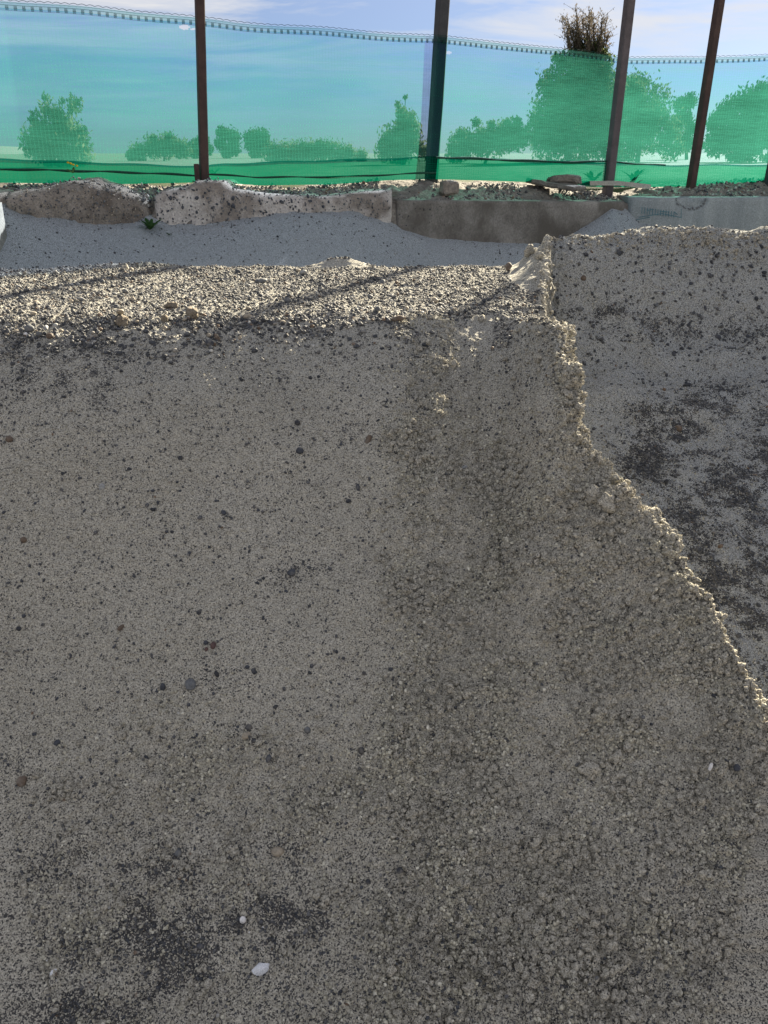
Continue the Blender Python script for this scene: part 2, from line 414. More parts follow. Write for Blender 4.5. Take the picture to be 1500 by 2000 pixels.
def surf_hit(px, py, fn, y0=1.0, y1=4.3):
    d = ray(px, py); ys = np.linspace(y0, y1, 1500)
    X = d[0] / d[1] * ys; Z = d[2] / d[1] * ys
    g = Z - fn(X, ys)
    i = np.argmax(g < 0)
    return X[i], ys[i]
edge_pix = [(1500, 1345), (1432, 1260), (1402, 1210), (1383, 1150), (1352, 1090), (1330, 1040), (1288, 990), (1230, 945), (1212, 900),
            (1176, 850), (1166, 800), (1155, 760), (1133, 712), (1130, 680), (1122, 645), (1085, 612), (1062, 596)]
ex, ey = [], []
for a in edge_pix:
    X, Y = surf_hit(a[0], a[1], left_h)
    if not ey or Y > ey[-1] + 0.01: ex.append(X); ey.append(Y)
ex = [ex[0] + 0.9, ex[0] + .38] + ex + [0.185 * 3.45, 0.185 * 4.2, 0.185 * 4.6, 1.2]
ey = [0.8, 1.35] + ey + [3.45, 4.2, 4.6, 6]
EX, EY = np.array(ex), np.array(ey)

# wall line (front faces of the concrete blocks)
WP = [at(-900, 372, 4.35), at(0, 372, 5.1), at(1225, 380, 7.4), at(1500, 378, 7.62), at(2300, 376, 7.9)]
WX = np.array([p[0] for p in WP]); WY = np.array([p[1] for p in WP])
def wall_y(x): return np.interp(x, WX, WY)
def wall_at(px, py):
    """sight line px, py met with the wall front"""
    d = ray(px, py); ys = np.linspace(3.5, 9, 3000); X = d[0] / d[1] * ys
    i = np.argmax(ys > wall_y(X)); return np.array([X[i], ys[i], d[2] / d[1] * ys[i]])
contact = [(-200, 400), (0, 398), (50, 412), (100, 424), (200, 434), (250, 431), (285, 424), (330, 435), (380, 436), (430, 430), (500, 416), (560, 409), (620, 406), (690, 411), (740, 424),
           (790, 446), (850, 460), (930, 467), (1000, 470), (1060, 470), (1110, 458), (1160, 425), (1195, 402), (1225, 408), (1250, 430), (1300, 445), (1500, 450), (1900, 450)]
CP = np.array([wall_at(a, b) for a, b in contact])
def back_h(x, y):
    zc = np.interp(x, CP[:, 0], CP[:, 2])
    g = wall_y(x) - y
    return zc - 0.02 * np.exp(-(g / .05) ** 2) - 0.56 * np.clip(g, -0.02, 9)

def base_h(x, y):
    zl = left_h(x, y); zr = right_h(x, y)
    P = np.stack([x * 0, y, y * 0], -1)
    e = np.interp(y, EY, EX) + 0.010 * fbm(P, 9.0, 3)
    wd = np.interp(y, [1.2, 1.8, 2.1, 2.35, 2.5, 2.7, 2.9, 3.1, 4.2], [.30, .10, .075, .12, .07, .05, .09, .03, .025])
    w = sstep(x, e + wd * 0.35, e - wd * 0.65)  # reversed below
    w = 1 - sstep((x - (e - wd * 0.65)) / wd, 0, 1)
    rr = np.interp(y, [1.2, 1.7, 1.9, 2.0, 2.12, 2.2, 2.3, 2.5, 2.6, 2.75, 2.9, 3.0, 3.2], [.02, .03, .06, .05, .14, .18, .07, .05, .06, .17, .20, .12, .0]) + 1e-4
    rr = rr * (1 + 0.5 * fbm(P, 7.0, 2, off=33))
    e = e + 0.035 * (1 - sstep(y, 1.85, 2.2))
    e = e + (0.42 * rr + 0.014 * fbm(P, 31.0, 2, off=3)) * (y < 3.2)
    w = 1 - sstep((x - (e - wd * 0.65)) / wd, 0, 1)
    dd_ = np.clip(rr - (e - wd * .5 - x), 0, rr * 1.6)
    zl = zl - dd_ ** 2 / (2 * rr) * 1.05
    z = zr + (zl - zr) * w
    z = np.where(zl < zr, np.where(y < 3.2, np.minimum(zl, zr) * (w) + zr * (1 - w), z), z)
    zb = back_h(x, y)
    zf = np.maximum(z, -0.95)
    return np.where(y > 4.15, np.maximum(np.where(y > 4.35, zf, z), np.maximum(zb, -0.95)), z), w

# rows and columns of the terrain sheet
rows = np.concatenate([np.linspace(0.82, 1.10, 14, endpoint=False), np.linspace(1.10, 2.70, 590, endpoint=False),
                       np.linspace(2.70, 4.34, 370, endpoint=False), np.linspace(4.34, 5.0, 40, endpoint=False), np.linspace(5.0, 8.2, 150)])
tc_ = np.linspace(-0.54, 0.54, 800)
tm = np.array([0.58, 0.64, 0.72, 0.82, 0.95, 1.1, 1.3, 1.6, 2.0, 2.6])
cols = np.concatenate([-tm[::-1], tc_, tm])
T, Yg = np.meshgrid(cols, rows)
Xg = T * np.maximum(Yg, 0.8)
Zg, Wl = base_h(Xg, Yg)
behind = Yg > wall_y(Xg) + 0.25
Zg = np.where(behind, np.minimum(Zg, -1.05), Zg)
P0 = np.stack([Xg, Yg, Zg], -1)
def grid_normals(P):
    a = np.gradient(P, axis=1); b = np.gradient(P, axis=0)
    n = np.cross(a, b); n /= np.linalg.norm(n, axis=-1, keepdims=True) + 1e-12
    return n
Nrm = grid_normals(P0)
px0, py0, dep0 = project(P0)
t0 = Xg / Yg

# masks -------------------------------------------------------------
on_top = (Wl > 0.5) & (Nrm[..., 2] > 0.965) & (Yg > 2.75) & (Yg < 4.26) & (0.185 * Yg - Xg > 0.16 * sstep(Yg, 3.1, 3.7))
on_top = on_top | ((Wl > 0.35) & (Nrm[..., 2] > 0.80) & (Yg > 2.38) & (Yg < 3.2) & (t0 > 0.125) & (Nrm[..., 1] > -0.42))
jit = 75 * fbm(P0, 4.0, 4) + 25 * fbm(P0, 16, 2)
crumb = Wl * sstep(px0 + jit + 0.10 * (py0 - 900), 730, 850) * (1 - sstep(Yg, 2.85, 3.0))
crumb = np.maximum(crumb, 0.55 * Wl * sstep(py0 + 2 * jit + 0.25 * px0, 1350, 1750) * (1 - sstep(Yg, 2.85, 3.0)))
facet = Wl * sstep(px0 + jit, 870, 910) * (1 - sstep(px0 + jit, 1060, 1100)) * sstep(-(py0 + jit), -830, -740) * (1 - sstep(Yg, 2.85, 3.0))
facet = Wl * sstep(px0 + .3 * jit, 860, 900) * (1 - sstep(px0 + .3 * jit, 1075, 1110)) * sstep(-(py0 + .6 * jit), -900, -790) * (1 - sstep(Yg, 2.95, 3.05))
chunk = np.clip(0.85 + 0.6 * fbm(P0, 7.5, 4, off=120), 0.48, 1.0)
crumb = crumb * (1 - 0.96 * facet) * chunk
rightm = 1 - Wl
grit = np.zeros_like(Xg)
def blob(cx_, cy_, rx, ry, a, side=None):
    global grit
    g = a * np.exp(-((px0 - cx_) / rx) ** 2 - ((py0 - cy_) / ry) ** 2)
    if side == 'R': g = g * rightm * (Yg < 4.3)
    if side == 'L': g = g * Wl
    grit = np.maximum(grit, g) + 0.3 * np.minimum(grit, g)
for b in [(240, 1700, 200, 75, .62), (90, 1790, 170, 80, .62), (300, 1810, 200, 80, .62), (180, 1960, 260, 90, .5), (530, 1800, 110, 60, .95), (560, 1690, 60, 60, .5), (250, 1900, 200, 70, .6),
          (60, 1930, 100, 60, .5), (430, 1870, 90, 60, .5), (1000, 1900, 500, 90, .28), (160, 740, 90, 60, .45), (60, 700, 90, 60, .4), (30, 1500, 40, 50, .4), (200, 680, 100, 30, .5),
          (480, 1440, 30, 40, .4), (600, 1110, 70, 40, .35), (400, 1330, 70, 30, .3), (700, 830, 40, 25, .4)]:
    blob(b[0], b[1], b[2], b[3], b[4] * 1.45, side='L')
for b in [(1190, 608, 70, 12, .9), (1290, 640, 120, 20, .4), (1440, 650, 100, 30, .5), (1310, 830, 80, 60, 1.0), (1400, 790, 60, 40, .6), (1270, 900, 80, 60, .75), (1420, 950, 110, 70, .75),
          (1360, 1010, 110, 50, .6), (1450, 1120, 110, 120, .9), (1380, 1080, 50, 60, .8), (1500, 880, 60, 80, .8), (1490, 1250, 60, 80, .8)]:
    blob(*b, side='R')
patch = np.clip(0.6 + 0.8 * fbm(P0, 17.0, 4, 0.7, off=40), 0, 1.4)
grit = np.clip(grit * patch * 1.0, 0, 1)
grit = np.maximum(grit, on_top * 0.45)
grit = np.maximum(grit, 0.26 * sstep(py0 + 60 * fbm(P0, 5.0, 3), 1350, 1900) * Wl)  # vignette darkening put into the colour of the lower slope as extra grit

# relief -------------------------------------------------------------
D = 0.008 * fbm(P0, 3.2, 2) + 0.0055 * fbm(P0, 11.0, 3, off=5)
D = D + 0.0016 * fbm(P0, 75.0, 2, off=9) + 0.0022 * vnoise(P0, 260.0, 3)
rid = 1 - np.abs(fbm(P0, 24.0, 3, off=21))
lum = np.abs(fbm(P0, 38.0, 3, off=31))
lum2 = np.abs(fbm(P0, 95.0, 2, off=3))
D = D + crumb * (0.017 * (lum - 0.35) + 0.005 * (lum2 - 0.3) + 0.016 * fbm(P0, 9.0, 2, off=77))
cm = (crumb > 0.03) | ((np.abs(Xg - np.interp(Yg, EY, EX)) < 0.12) & (Yg < 4.25))
Pc = P0[cm] + 0.006 * np.stack([fbm(P0[cm], 40, 2, off=k) for k in (1, 2, 3)], -1)
heap = np.clip(0.35 + 1.1 * fbm(P0[cm], 5.0, 3, off=71), 0, 1.2)
wsum = np.zeros(len(Pc), np.float32)
for (f_, amp_, sd_) in ((30.0, 0.016, 3), (62.0, 0.0105, 9), (125.0, 0.0078, 17)):
    dd1, vv1 = worley(Pc, f_, sd_)
    wsum += amp_ * np.sqrt(np.clip(0.62 ** 2 - dd1 ** 2, 0, 1)) / 0.62 * np.clip(0.35 + 0.9 * vv1, 0, 1.3)
D[cm] += np.maximum(crumb[cm], 0.8 * np.exp(-((Xg[cm] - np.interp(Yg[cm], EY, EX)) / 0.08) ** 2)) * wsum * (0.35 + 0.65 * heap) * (1 - 0.85 * facet[cm])
slab = np.floor(2.2 * fbm(P0 * np.array([1, 1, 1.6]), 7.5, 2, off=61)) * 0.006          # broken-off flakes, stepped
D = D + crumb * slab * sstep(-py0, -1150, -900)
D = D + facet * (0.006 * fbm(P0 * np.array([2.6, 1, 0.7]), 14.0, 3, off=12) + 0.0035 * np.abs(fbm(P0, 60, 2)))
edge_zone = np.exp(-((Xg - np.interp(Yg, EY, EX)) / 0.07) ** 2) * (Yg < 4.3) * (Yg > 1.3)
D = D + edge_zone * (0.020 * (np.abs(fbm(P0, 26.0, 3, off=51)) - 0.3) + 0.008 * (lum2 - 0.3))
crest = np.exp(-((Yg - 4.10) / 0.10) ** 2) * rightm
D = D + crest * 0.016 * fbm(P0, 22.0, 3, off=91)
D = D + rightm * (Yg < 4.2) * (0.010 * fbm(P0, 9.0, 3, off=14) + 0.0035 * lum)
D = D + on_top * (0.004 * fbm(P0, 30, 2) + 0.0045 * lum2)
lipz = Wl * np.exp(-((Yg - 2.84 - lip_shift(t0)) / 0.07) ** 2)
D = D + lipz * 0.012 * fbm(P0, 20.0, 3, off=66)
D = np.where(Yg > 4.45, 0.004 * fbm(P0, 6, 3), D)
P1 = P0 + Nrm * D[..., None]
P1[..., 2] += EYE
me = grid_mesh('sand_terrain', P1)
grey = np.clip(np.maximum(sstep(Yg, 4.3, 4.45) * 1.0, rightm * 0.62) + 0.25 * sstep(-py0, -900, -640) * Wl, 0, 1)  # grey bank sand; cool net and sky light put into trough and upper-slope colour
a = me.attributes.new('grey_sand_light_tint', 'FLOAT', 'POINT'); a.data.foreach_set('value', grey.astype(np.float32).reshape(-1))
a = me.attributes.new('grit', 'FLOAT', 'POINT'); a.data.foreach_set('value', grit.astype(np.float32).reshape(-1))
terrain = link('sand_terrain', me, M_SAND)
tag(terrain, 'grey brown heap of sand with gravelly flat top and a dug out bank behind it', kind='structure')
N1 = grid_normals(P1)

def place_on(px, py, tol=5.0):
    """surface point and normal seen along sight line px, py"""
    A, B, Dp = project(P1 - np.array([0, 0, EYE]))
    return A, B, Dp
PA, PB, PD = place_on(0, 0)
def surf(px, py):
    d2 = (PA - px) ** 2 + (PB - py) ** 2
    m = d2 < max(6.0, d2.min() * 4 + 1) ** 2 if d2.min() > 36 else d2 < 36
    idx = np.argwhere(m)
    k = idx[np.argmin(PD[m])]
    near = [q for q in idx if PD[q[0], q[1]] < PD[k[0], k[1]] + 0.04]
    k = min(near, key=lambda q: d2[q[0], q[1]])
    return P1[k[0], k[1]].copy(), Nrm[k[0], k[1]].copy(), PD[k[0], k[1]]

# ------------------------------------------------------------------ yard behind the camera, field beyond the fence, far hill
def quad_sheet(name, xs, ys, z, mat):
    X, Y = np.meshgrid(xs, ys)
    return link(name, grid_mesh(name, np.stack([X, Y, np.full_like(X, z)], -1)), mat)
g = quad_sheet('ground', [-900, -60, -8, 0, 8, 60, 900], [-900, -60, -6, 0, 4, 8, 9.2], EYE - 1.705, M_YARD)
tag(g, 'flat sandy yard ground in front of the heap', kind='structure')
def fence_y(x): return wall_y(x) + 0.42
fx_ = np.array([-900., -60, -9, -5, -4, -3, -2, -1, 0, 1, 2, 3, 4, 6, 9, 60, 900])
yy0 = wall_y(fx_) + 0.60
rowsF = [np.stack([fx_, yy0, np.full_like(fx_, EYE - 1.75)], -1), np.stack([fx_, yy0 + 0.05, np.full_like(fx_, EYE - 0.34)], -1)]
for d_ in (4, 12, 40, 120, 400, 1600):
    rowsF.append(np.stack([fx_, np.full_like(fx_, 9.0 + d_), np.full_like(fx_, EYE - 0.30)], -1))
tag(link('field', grid_mesh('field', np.array(rowsF), smooth=False), M_FIELD), 'dry grass field beyond the net fence', kind='structure')
hx = np.linspace(-420, -150, 60)
H = []
for k, dd in enumerate((0, 25, 60, 120)):
    hz = np.interp(hx, [-420, -330, -205, -165, -150], [15, 12, 7.0, 3.0, 0]) * (0, 1, .9, 0)[k] + 0.6 * np.sin(hx / 9.0) * (0, 1, 1, 0)[k]
    H.append(np.stack([hx, np.full_like(hx, 380 + dd), EYE - 0.4 + np.maximum(hz, 0)], -1))
tag(link('hill', grid_mesh('hill', np.array(H)), M_HILL), 'low pale hill far off at the left behind the net', kind='structure')

# ================================================================== PEBBLE PROTOTYPES
def blob_mesh(name, seed, sub=2, amp=0.16, f=1.6, squash=(1, 0.8, 0.6)):
    bm = bmesh.new(); bmesh.ops.create_icosphere(bm, subdivisions=sub, radius=1.0)
    co = np.array([v.co[:] for v in bm.verts])
    d = 1 + amp * fbm(co + seed * 3.7, f, 3, off=seed)
    co = co * d[:, None] * np.array(squash)
    for v, c in zip(bm.verts, co): v.co = c
    me = bpy.data.meshes.new(name); bm.to_mesh(me); bm.free(); me.shade_smooth()
    return me
def proto_collection(name, metas):
    c = bpy.data.collections.new(name)
    for k, me in enumerate(metas):
        o = bpy.data.objects.new(name + '_shape', me); c.objects.link(o)
    return c
peb_meshes = []
for k in range(7):
    me = blob_mesh('pebble', k, 2, 0.20, 1.3, [(1, .8, .55), (1, .7, .6), (1, .9, .7), (1, .6, .45), (1, .85, .5), (1, .95, .8), (1, .75, .4)][k])
    me.materials.append(M_PEB); peb_meshes.append(me)
PEB = proto_collection('pebble_kinds', peb_meshes)
clod_meshes = []
for k in range(6):
    me = blob_mesh('clod', 40 + k, 3, 0.42, 2.1, (1, .9, .8)); me.materials.append(M_CLOD); clod_meshes.append(me)
CLOD = proto_collection('clod_kinds', clod_meshes)

def scatter(name, pos, rot, scl, kind_i, tone, coll):
    n_ = len(pos)
    me = bpy.data.meshes.new(name)
    me.vertices.add(n_); me.vertices.foreach_set('co', pos.astype(np.float32).reshape(-1))
    for an, ty, arr in (('rot', 'FLOAT_VECTOR', rot), ('scl', 'FLOAT_VECTOR', scl), ('tone', 'FLOAT_VECTOR', tone)):
        a = me.attributes.new(an, ty, 'POINT'); a.data.foreach_set('vector', arr.astype(np.float32).reshape(-1))
    a = me.attributes.new('pick', 'INT', 'POINT'); a.data.foreach_set('value', kind_i.astype(np.int32))
    o = link(name, me)
    ng = bpy.data.node_groups.new(name + '_nodes', 'GeometryNodeTree')
    ng.interface.new_socket('Geometry', in_out='INPUT', socket_type='NodeSocketGeometry')
    ng.interface.new_socket('Geometry', in_out='OUTPUT', socket_type='NodeSocketGeometry')
    n, l = ng.nodes, ng.links
    gi, go = n.new('NodeGroupInput'), n.new('NodeGroupOutput')
    ci = n.new('GeometryNodeCollectionInfo'); ci.inputs['Collection'].default_value = coll
    ci.inputs['Separate Children'].default_value = True; ci.inputs['Reset Children'].default_value = True
    ip = n.new('GeometryNodeInstanceOnPoints'); ip.inputs['Pick Instance'].default_value = True
    def na(an, ty):
        k = n.new('GeometryNodeInputNamedAttribute'); k.data_type = ty; k.inputs['Name'].default_value = an
        return next(s for s in k.outputs if s.enabled and s.name == 'Attribute')
    l.new(gi.outputs[0], ip.inputs['Points']); l.new(ci.outputs[0], ip.inputs['Instance'])
    l.new(na('pick', 'INT'), ip.inputs['Instance Index'])
    l.new(na('rot', 'FLOAT_VECTOR'), ip.inputs['Rotation']); l.new(na('scl', 'FLOAT_VECTOR'), ip.inputs['Scale'])
    l.new(ip.outputs[0], go.inputs[0])
    md = o.modifiers.new('scatter', 'NODES'); md.node_group = ng
    return o

cell = np.linalg.norm(np.cross(np.gradient(P1, axis=1), np.gradient(P1, axis=0)), axis=-1)
inview = (np.abs(t0) < 0.56)
def pick_points(mask, n_):
    w = (mask * cell * inview).reshape(-1); w = np.clip(w, 0, None); w /= w.sum()
    i = rng.choice(len(w), size=n_, p=w)
    p = P1.reshape(-1, 3)[i] + rng.normal(0, 0.0012, (n_, 3)); nn = Nrm.reshape(-1, 3)[i]
    return p, nn, i
def rand_rot(nn, flat=0.5):
    """euler that lays the flat side roughly on the surface"""
    out = np.empty((len(nn), 3))
    for k, v in enumerate(nn):
        q = Vector(v + rng.normal(0, flat, 3)).to_track_quat('Z', 'Y').to_matrix() @ Matrix.Rotation(rng.uniform(0, 6.28), 3, 'Z')
        out[k] = q.to_euler()
    return out
def tones(n_, dark=0.6):
    base = np.array([(0.050, 0.054, 0.062), (0.075, 0.078, 0.085), (0.11, 0.11, 0.112), (0.19, 0.185, 0.175), (0.27, 0.25, 0.22), (0.16, 0.11, 0.075), (0.42, 0.41, 0.38)])
    p = np.array([dark * .45, dark * .35, dark * .2, (1 - dark) * .38, (1 - dark) * .36, (1 - dark) * .14, (1 - dark) * .12])
    i = rng.choice(7, size=n_, p=p / p.sum())
    return base[i] * rng.uniform(0.8, 1.25, (n_, 1))
def sizes(n_, lo, hi, power=2.2):
    u = rng.uniform(0, 1, n_); s = lo + (hi - lo) * u ** power
    return s
def do_scatter(name, mask, n_, lo, hi, dark, sink=0.1, label='', flat=0.5, power=2.2, coll=PEB, nk=7, kind='stuff'):
    p, nn, i = pick_points(mask, n_)
    s = sizes(n_, lo, hi, power)
    p = p + nn * (s * (0.35 - sink))[:, None]
    sc = s[:, None] * rng.uniform(0.75, 1.25, (n_, 3))
    o = scatter(name, p, rand_rot(nn, flat), sc, rng.integers(0, nk, n_), tones(n_, dark), coll)
    return tag(o, label, kind=kind)

topm = on_top * 1.0
lip_band = Wl * np.exp(-((Yg - 2.80 - lip_shift(t0)) / 0.10) ** 2) * (t0 < 0.10)
do_scatter('gravel', topm * (0.55 + 0.6 * patch), 36000, 0.0018, 0.0070, 0.66, label='loose mixed gravel covering the sunlit flat top of the sand heap', power=1.6)
do_scatter('pebbles_on_lip', lip_band * patch, 2600, 0.0025, 0.009, 0.72, label='pebbles strewn along the near lip of the flat top')
face = Wl * (Yg < 2.85) * (1 - 0.85 * crumb)
do_scatter('fine_gravel', face * (0.35 + 0.8 * patch * sstep(-py0, -1500, -650)), 11000, 0.0012, 0.0048, 0.93, label='small dark pebbles stuck in the shaded sand slope', power=3.0)
do_scatter('dark_grit', grit ** 1.5 * (Yg < 2.8) * Wl, 9000, 0.0012, 0.0042, 0.93, label='dark grit lying in patches low on the sand slope', power=2.5)
do_scatter('bank_gravel', rightm * (Yg < 4.2) * (Yg > 1.4) * (0.22 + 0.7 * sstep(Yg, 3.3, 3.9)), 3000, 0.0026, 0.009, 0.85, label='dark pebbles bedded in the far bank', power=2.6)
do_scatter('bank_grit', rightm * (Yg < 4.2) * grit ** 1.5, 15000, 0.0016, 0.0048, 0.97, label='drifts of dark grit lying on the far bank', power=1.8)
do_scatter('trough_pebbles', (Yg > 4.5) * (Yg < wall_y(Xg)) * (Zg > -0.9) * (0.4 + patch), 2200, 0.003, 0.008, 0.9, label='dark pebbles scattered over the shaded sand before the wall', power=2.4)
crm = crumb ** 1.5
grain_mats = []
M_GRAIN = mat_pebble('sand_crumb'); 
for nd in M_GRAIN.node_tree.nodes:
    if nd.type == 'BSDF_PRINCIPLED': nd.inputs['Roughness'].default_value = 0.95; nd.inputs['Specular IOR Level'].default_value = 0.1
gm = []
for k in range(5):
    me = blob_mesh('grain', 90 + k, 2, 0.5, 2.0, (1, .9, .8)); me.materials.append(M_GRAIN); gm.append(me)
GRAIN = proto_collection('grain_kinds', gm)
def sand_tones(n_, dark):
    base = np.array([(0.52, 0.49, 0.395), (0.44, 0.41, 0.325), (0.63, 0.60, 0.50), (0.33, 0.31, 0.25), (0.10, 0.10, 0.10)])
    i = rng.choice(5, size=n_, p=[.36 * (1 - dark), .32 * (1 - dark), .16 * (1 - dark), .16 * (1 - dark), dark])
    return base[i] * rng.uniform(.85, 1.15, (n_, 1))
_t = tones
tones = sand_tones
do_scatter('sand_crumbs', np.clip(crumb * 1.2, 0, 1) * np.clip(0.35 + 0.9 * fbm(P0, 10.0, 3, off=44), 0.05, 1.5), 62000, 0.0012, 0.0042, 0.10, coll=GRAIN, nk=5, label='loose crumbs of sand covering the right side of the slope', power=2.2, flat=1.0)
do_scatter('sand_grains', Wl * (Yg < 2.85) * (1 - 0.7 * crumb), 60000, 0.0007, 0.0020, 0.22, coll=GRAIN, nk=5, label='coarse sand grains standing out of the smooth left slope', power=1.8, flat=1.0)
do_scatter('bank_grains', rightm * (Yg < 4.2) * (Yg > 1.4), 22000, 0.0010, 0.0026, 0.30, coll=GRAIN, nk=5, label='coarse sand grains on the far bank', power=1.8, flat=1.0)
tones = _t
do_scatter('sand_clods', crm * np.clip(0.1 + 1.3 * np.abs(fbm(P0, 8.0, 2, off=8)), 0, 1.5) ** 2, 15000, 0.0022, 0.0095, 0.5, coll=CLOD, nk=6, label='crumbled moist sand clods on the right side of the slope', power=2.6, flat=1.0)
do_scatter('rim_clods', edge_zone * Wl * (Yg < 2.95) + 0.5 * np.exp(-((px0 - 1200) / 60) ** 2 - ((py0 - 1425) / 70) ** 2), 8000, 0.0014, 0.0078, 0.5, coll=CLOD, nk=6, label='sunlit sand clods along the broken rim of the heap', power=2.0, flat=1.0)
do_scatter('crest_clods', crest * np.exp(-((Yg - 4.08) / .05) ** 2) + 0.6 * Wl * np.exp(-((0.185 * Yg - Xg) / .03) ** 2) * (Yg > 3.1) * (Yg < 4.2), 1500, 0.003, 0.009, 0.5, coll=CLOD, nk=6, label='sand clods along the crest of the far bank', power=2.4, flat=1.0)

# ================================================================== SINGLE STONES (large enough to point at)
M_CAKED = mat_noisy('caked_brown_sand', (0.17, 0.14, 0.105), (0.27, 0.235, 0.185), scale=60, bump=0.9, bdist=0.004, fine=250)
stone_mats = {
    'dark': mat_pebble('dark_blue_grey_stone', False, (0.055, 0.060, 0.072)),
    'black': mat_pebble('near_black_stone', False, (0.035, 0.037, 0.043)),
    'grey': mat_pebble('grey_stone', False, (0.13, 0.135, 0.14)),
    'light': mat_pebble('light_grey_stone', False, (0.30, 0.30, 0.29)),
    'buff': mat_pebble('buff_stone', False, (0.34, 0.29, 0.22)),
    'brown': mat_pebble('brown_stone', False, (0.13, 0.095, 0.07)),
    'red': mat_pebble('reddish_stone', False, (0.10, 0.06, 0.055)),
    'white': mat_pebble('white_stone', False, (0.70, 0.68, 0.66)),
}
stone_shapes = {}
def stone_mesh(color, k, sq):
    key = (color, k)
    if key not in stone_shapes:
        me = blob_mesh('stone', 70 + k * 5 + len(color), 3, 0.15, 1.2, sq); me.materials.append(stone_mats[color]); stone_shapes[key] = me
    return stone_shapes[key]
SQ = [(1, .8, .6), (1, .65, .5), (1, .9, .75), (1, .5, .4), (1, .75, .45)]
def stone(px, py, wpx, color, label=None, group=None, k=None, lift=0.12, flat=0.35, name='stone', cat='stone', rotz=None):
    p, nn, dep = surf(px, py)
    r = wpx * dep / F * 0.5
    k = random.randrange(5) if k is None else k
    o = link(name, stone_mesh(color, k, SQ[k]))
    o.location = p + nn * r * lift
    q = Vector(nn + np.array([random.gauss(0, flat) for _ in range(3)])).to_track_quat('Z', 'Y').to_matrix() @ Matrix.Rotation(random.uniform(0, 6.28) if rotz is None else rotz, 3, 'Z')
    o.rotation_euler = q.to_euler()
    o.scale = (r, r, r)
    tag(o, label, cat, group)
    return o
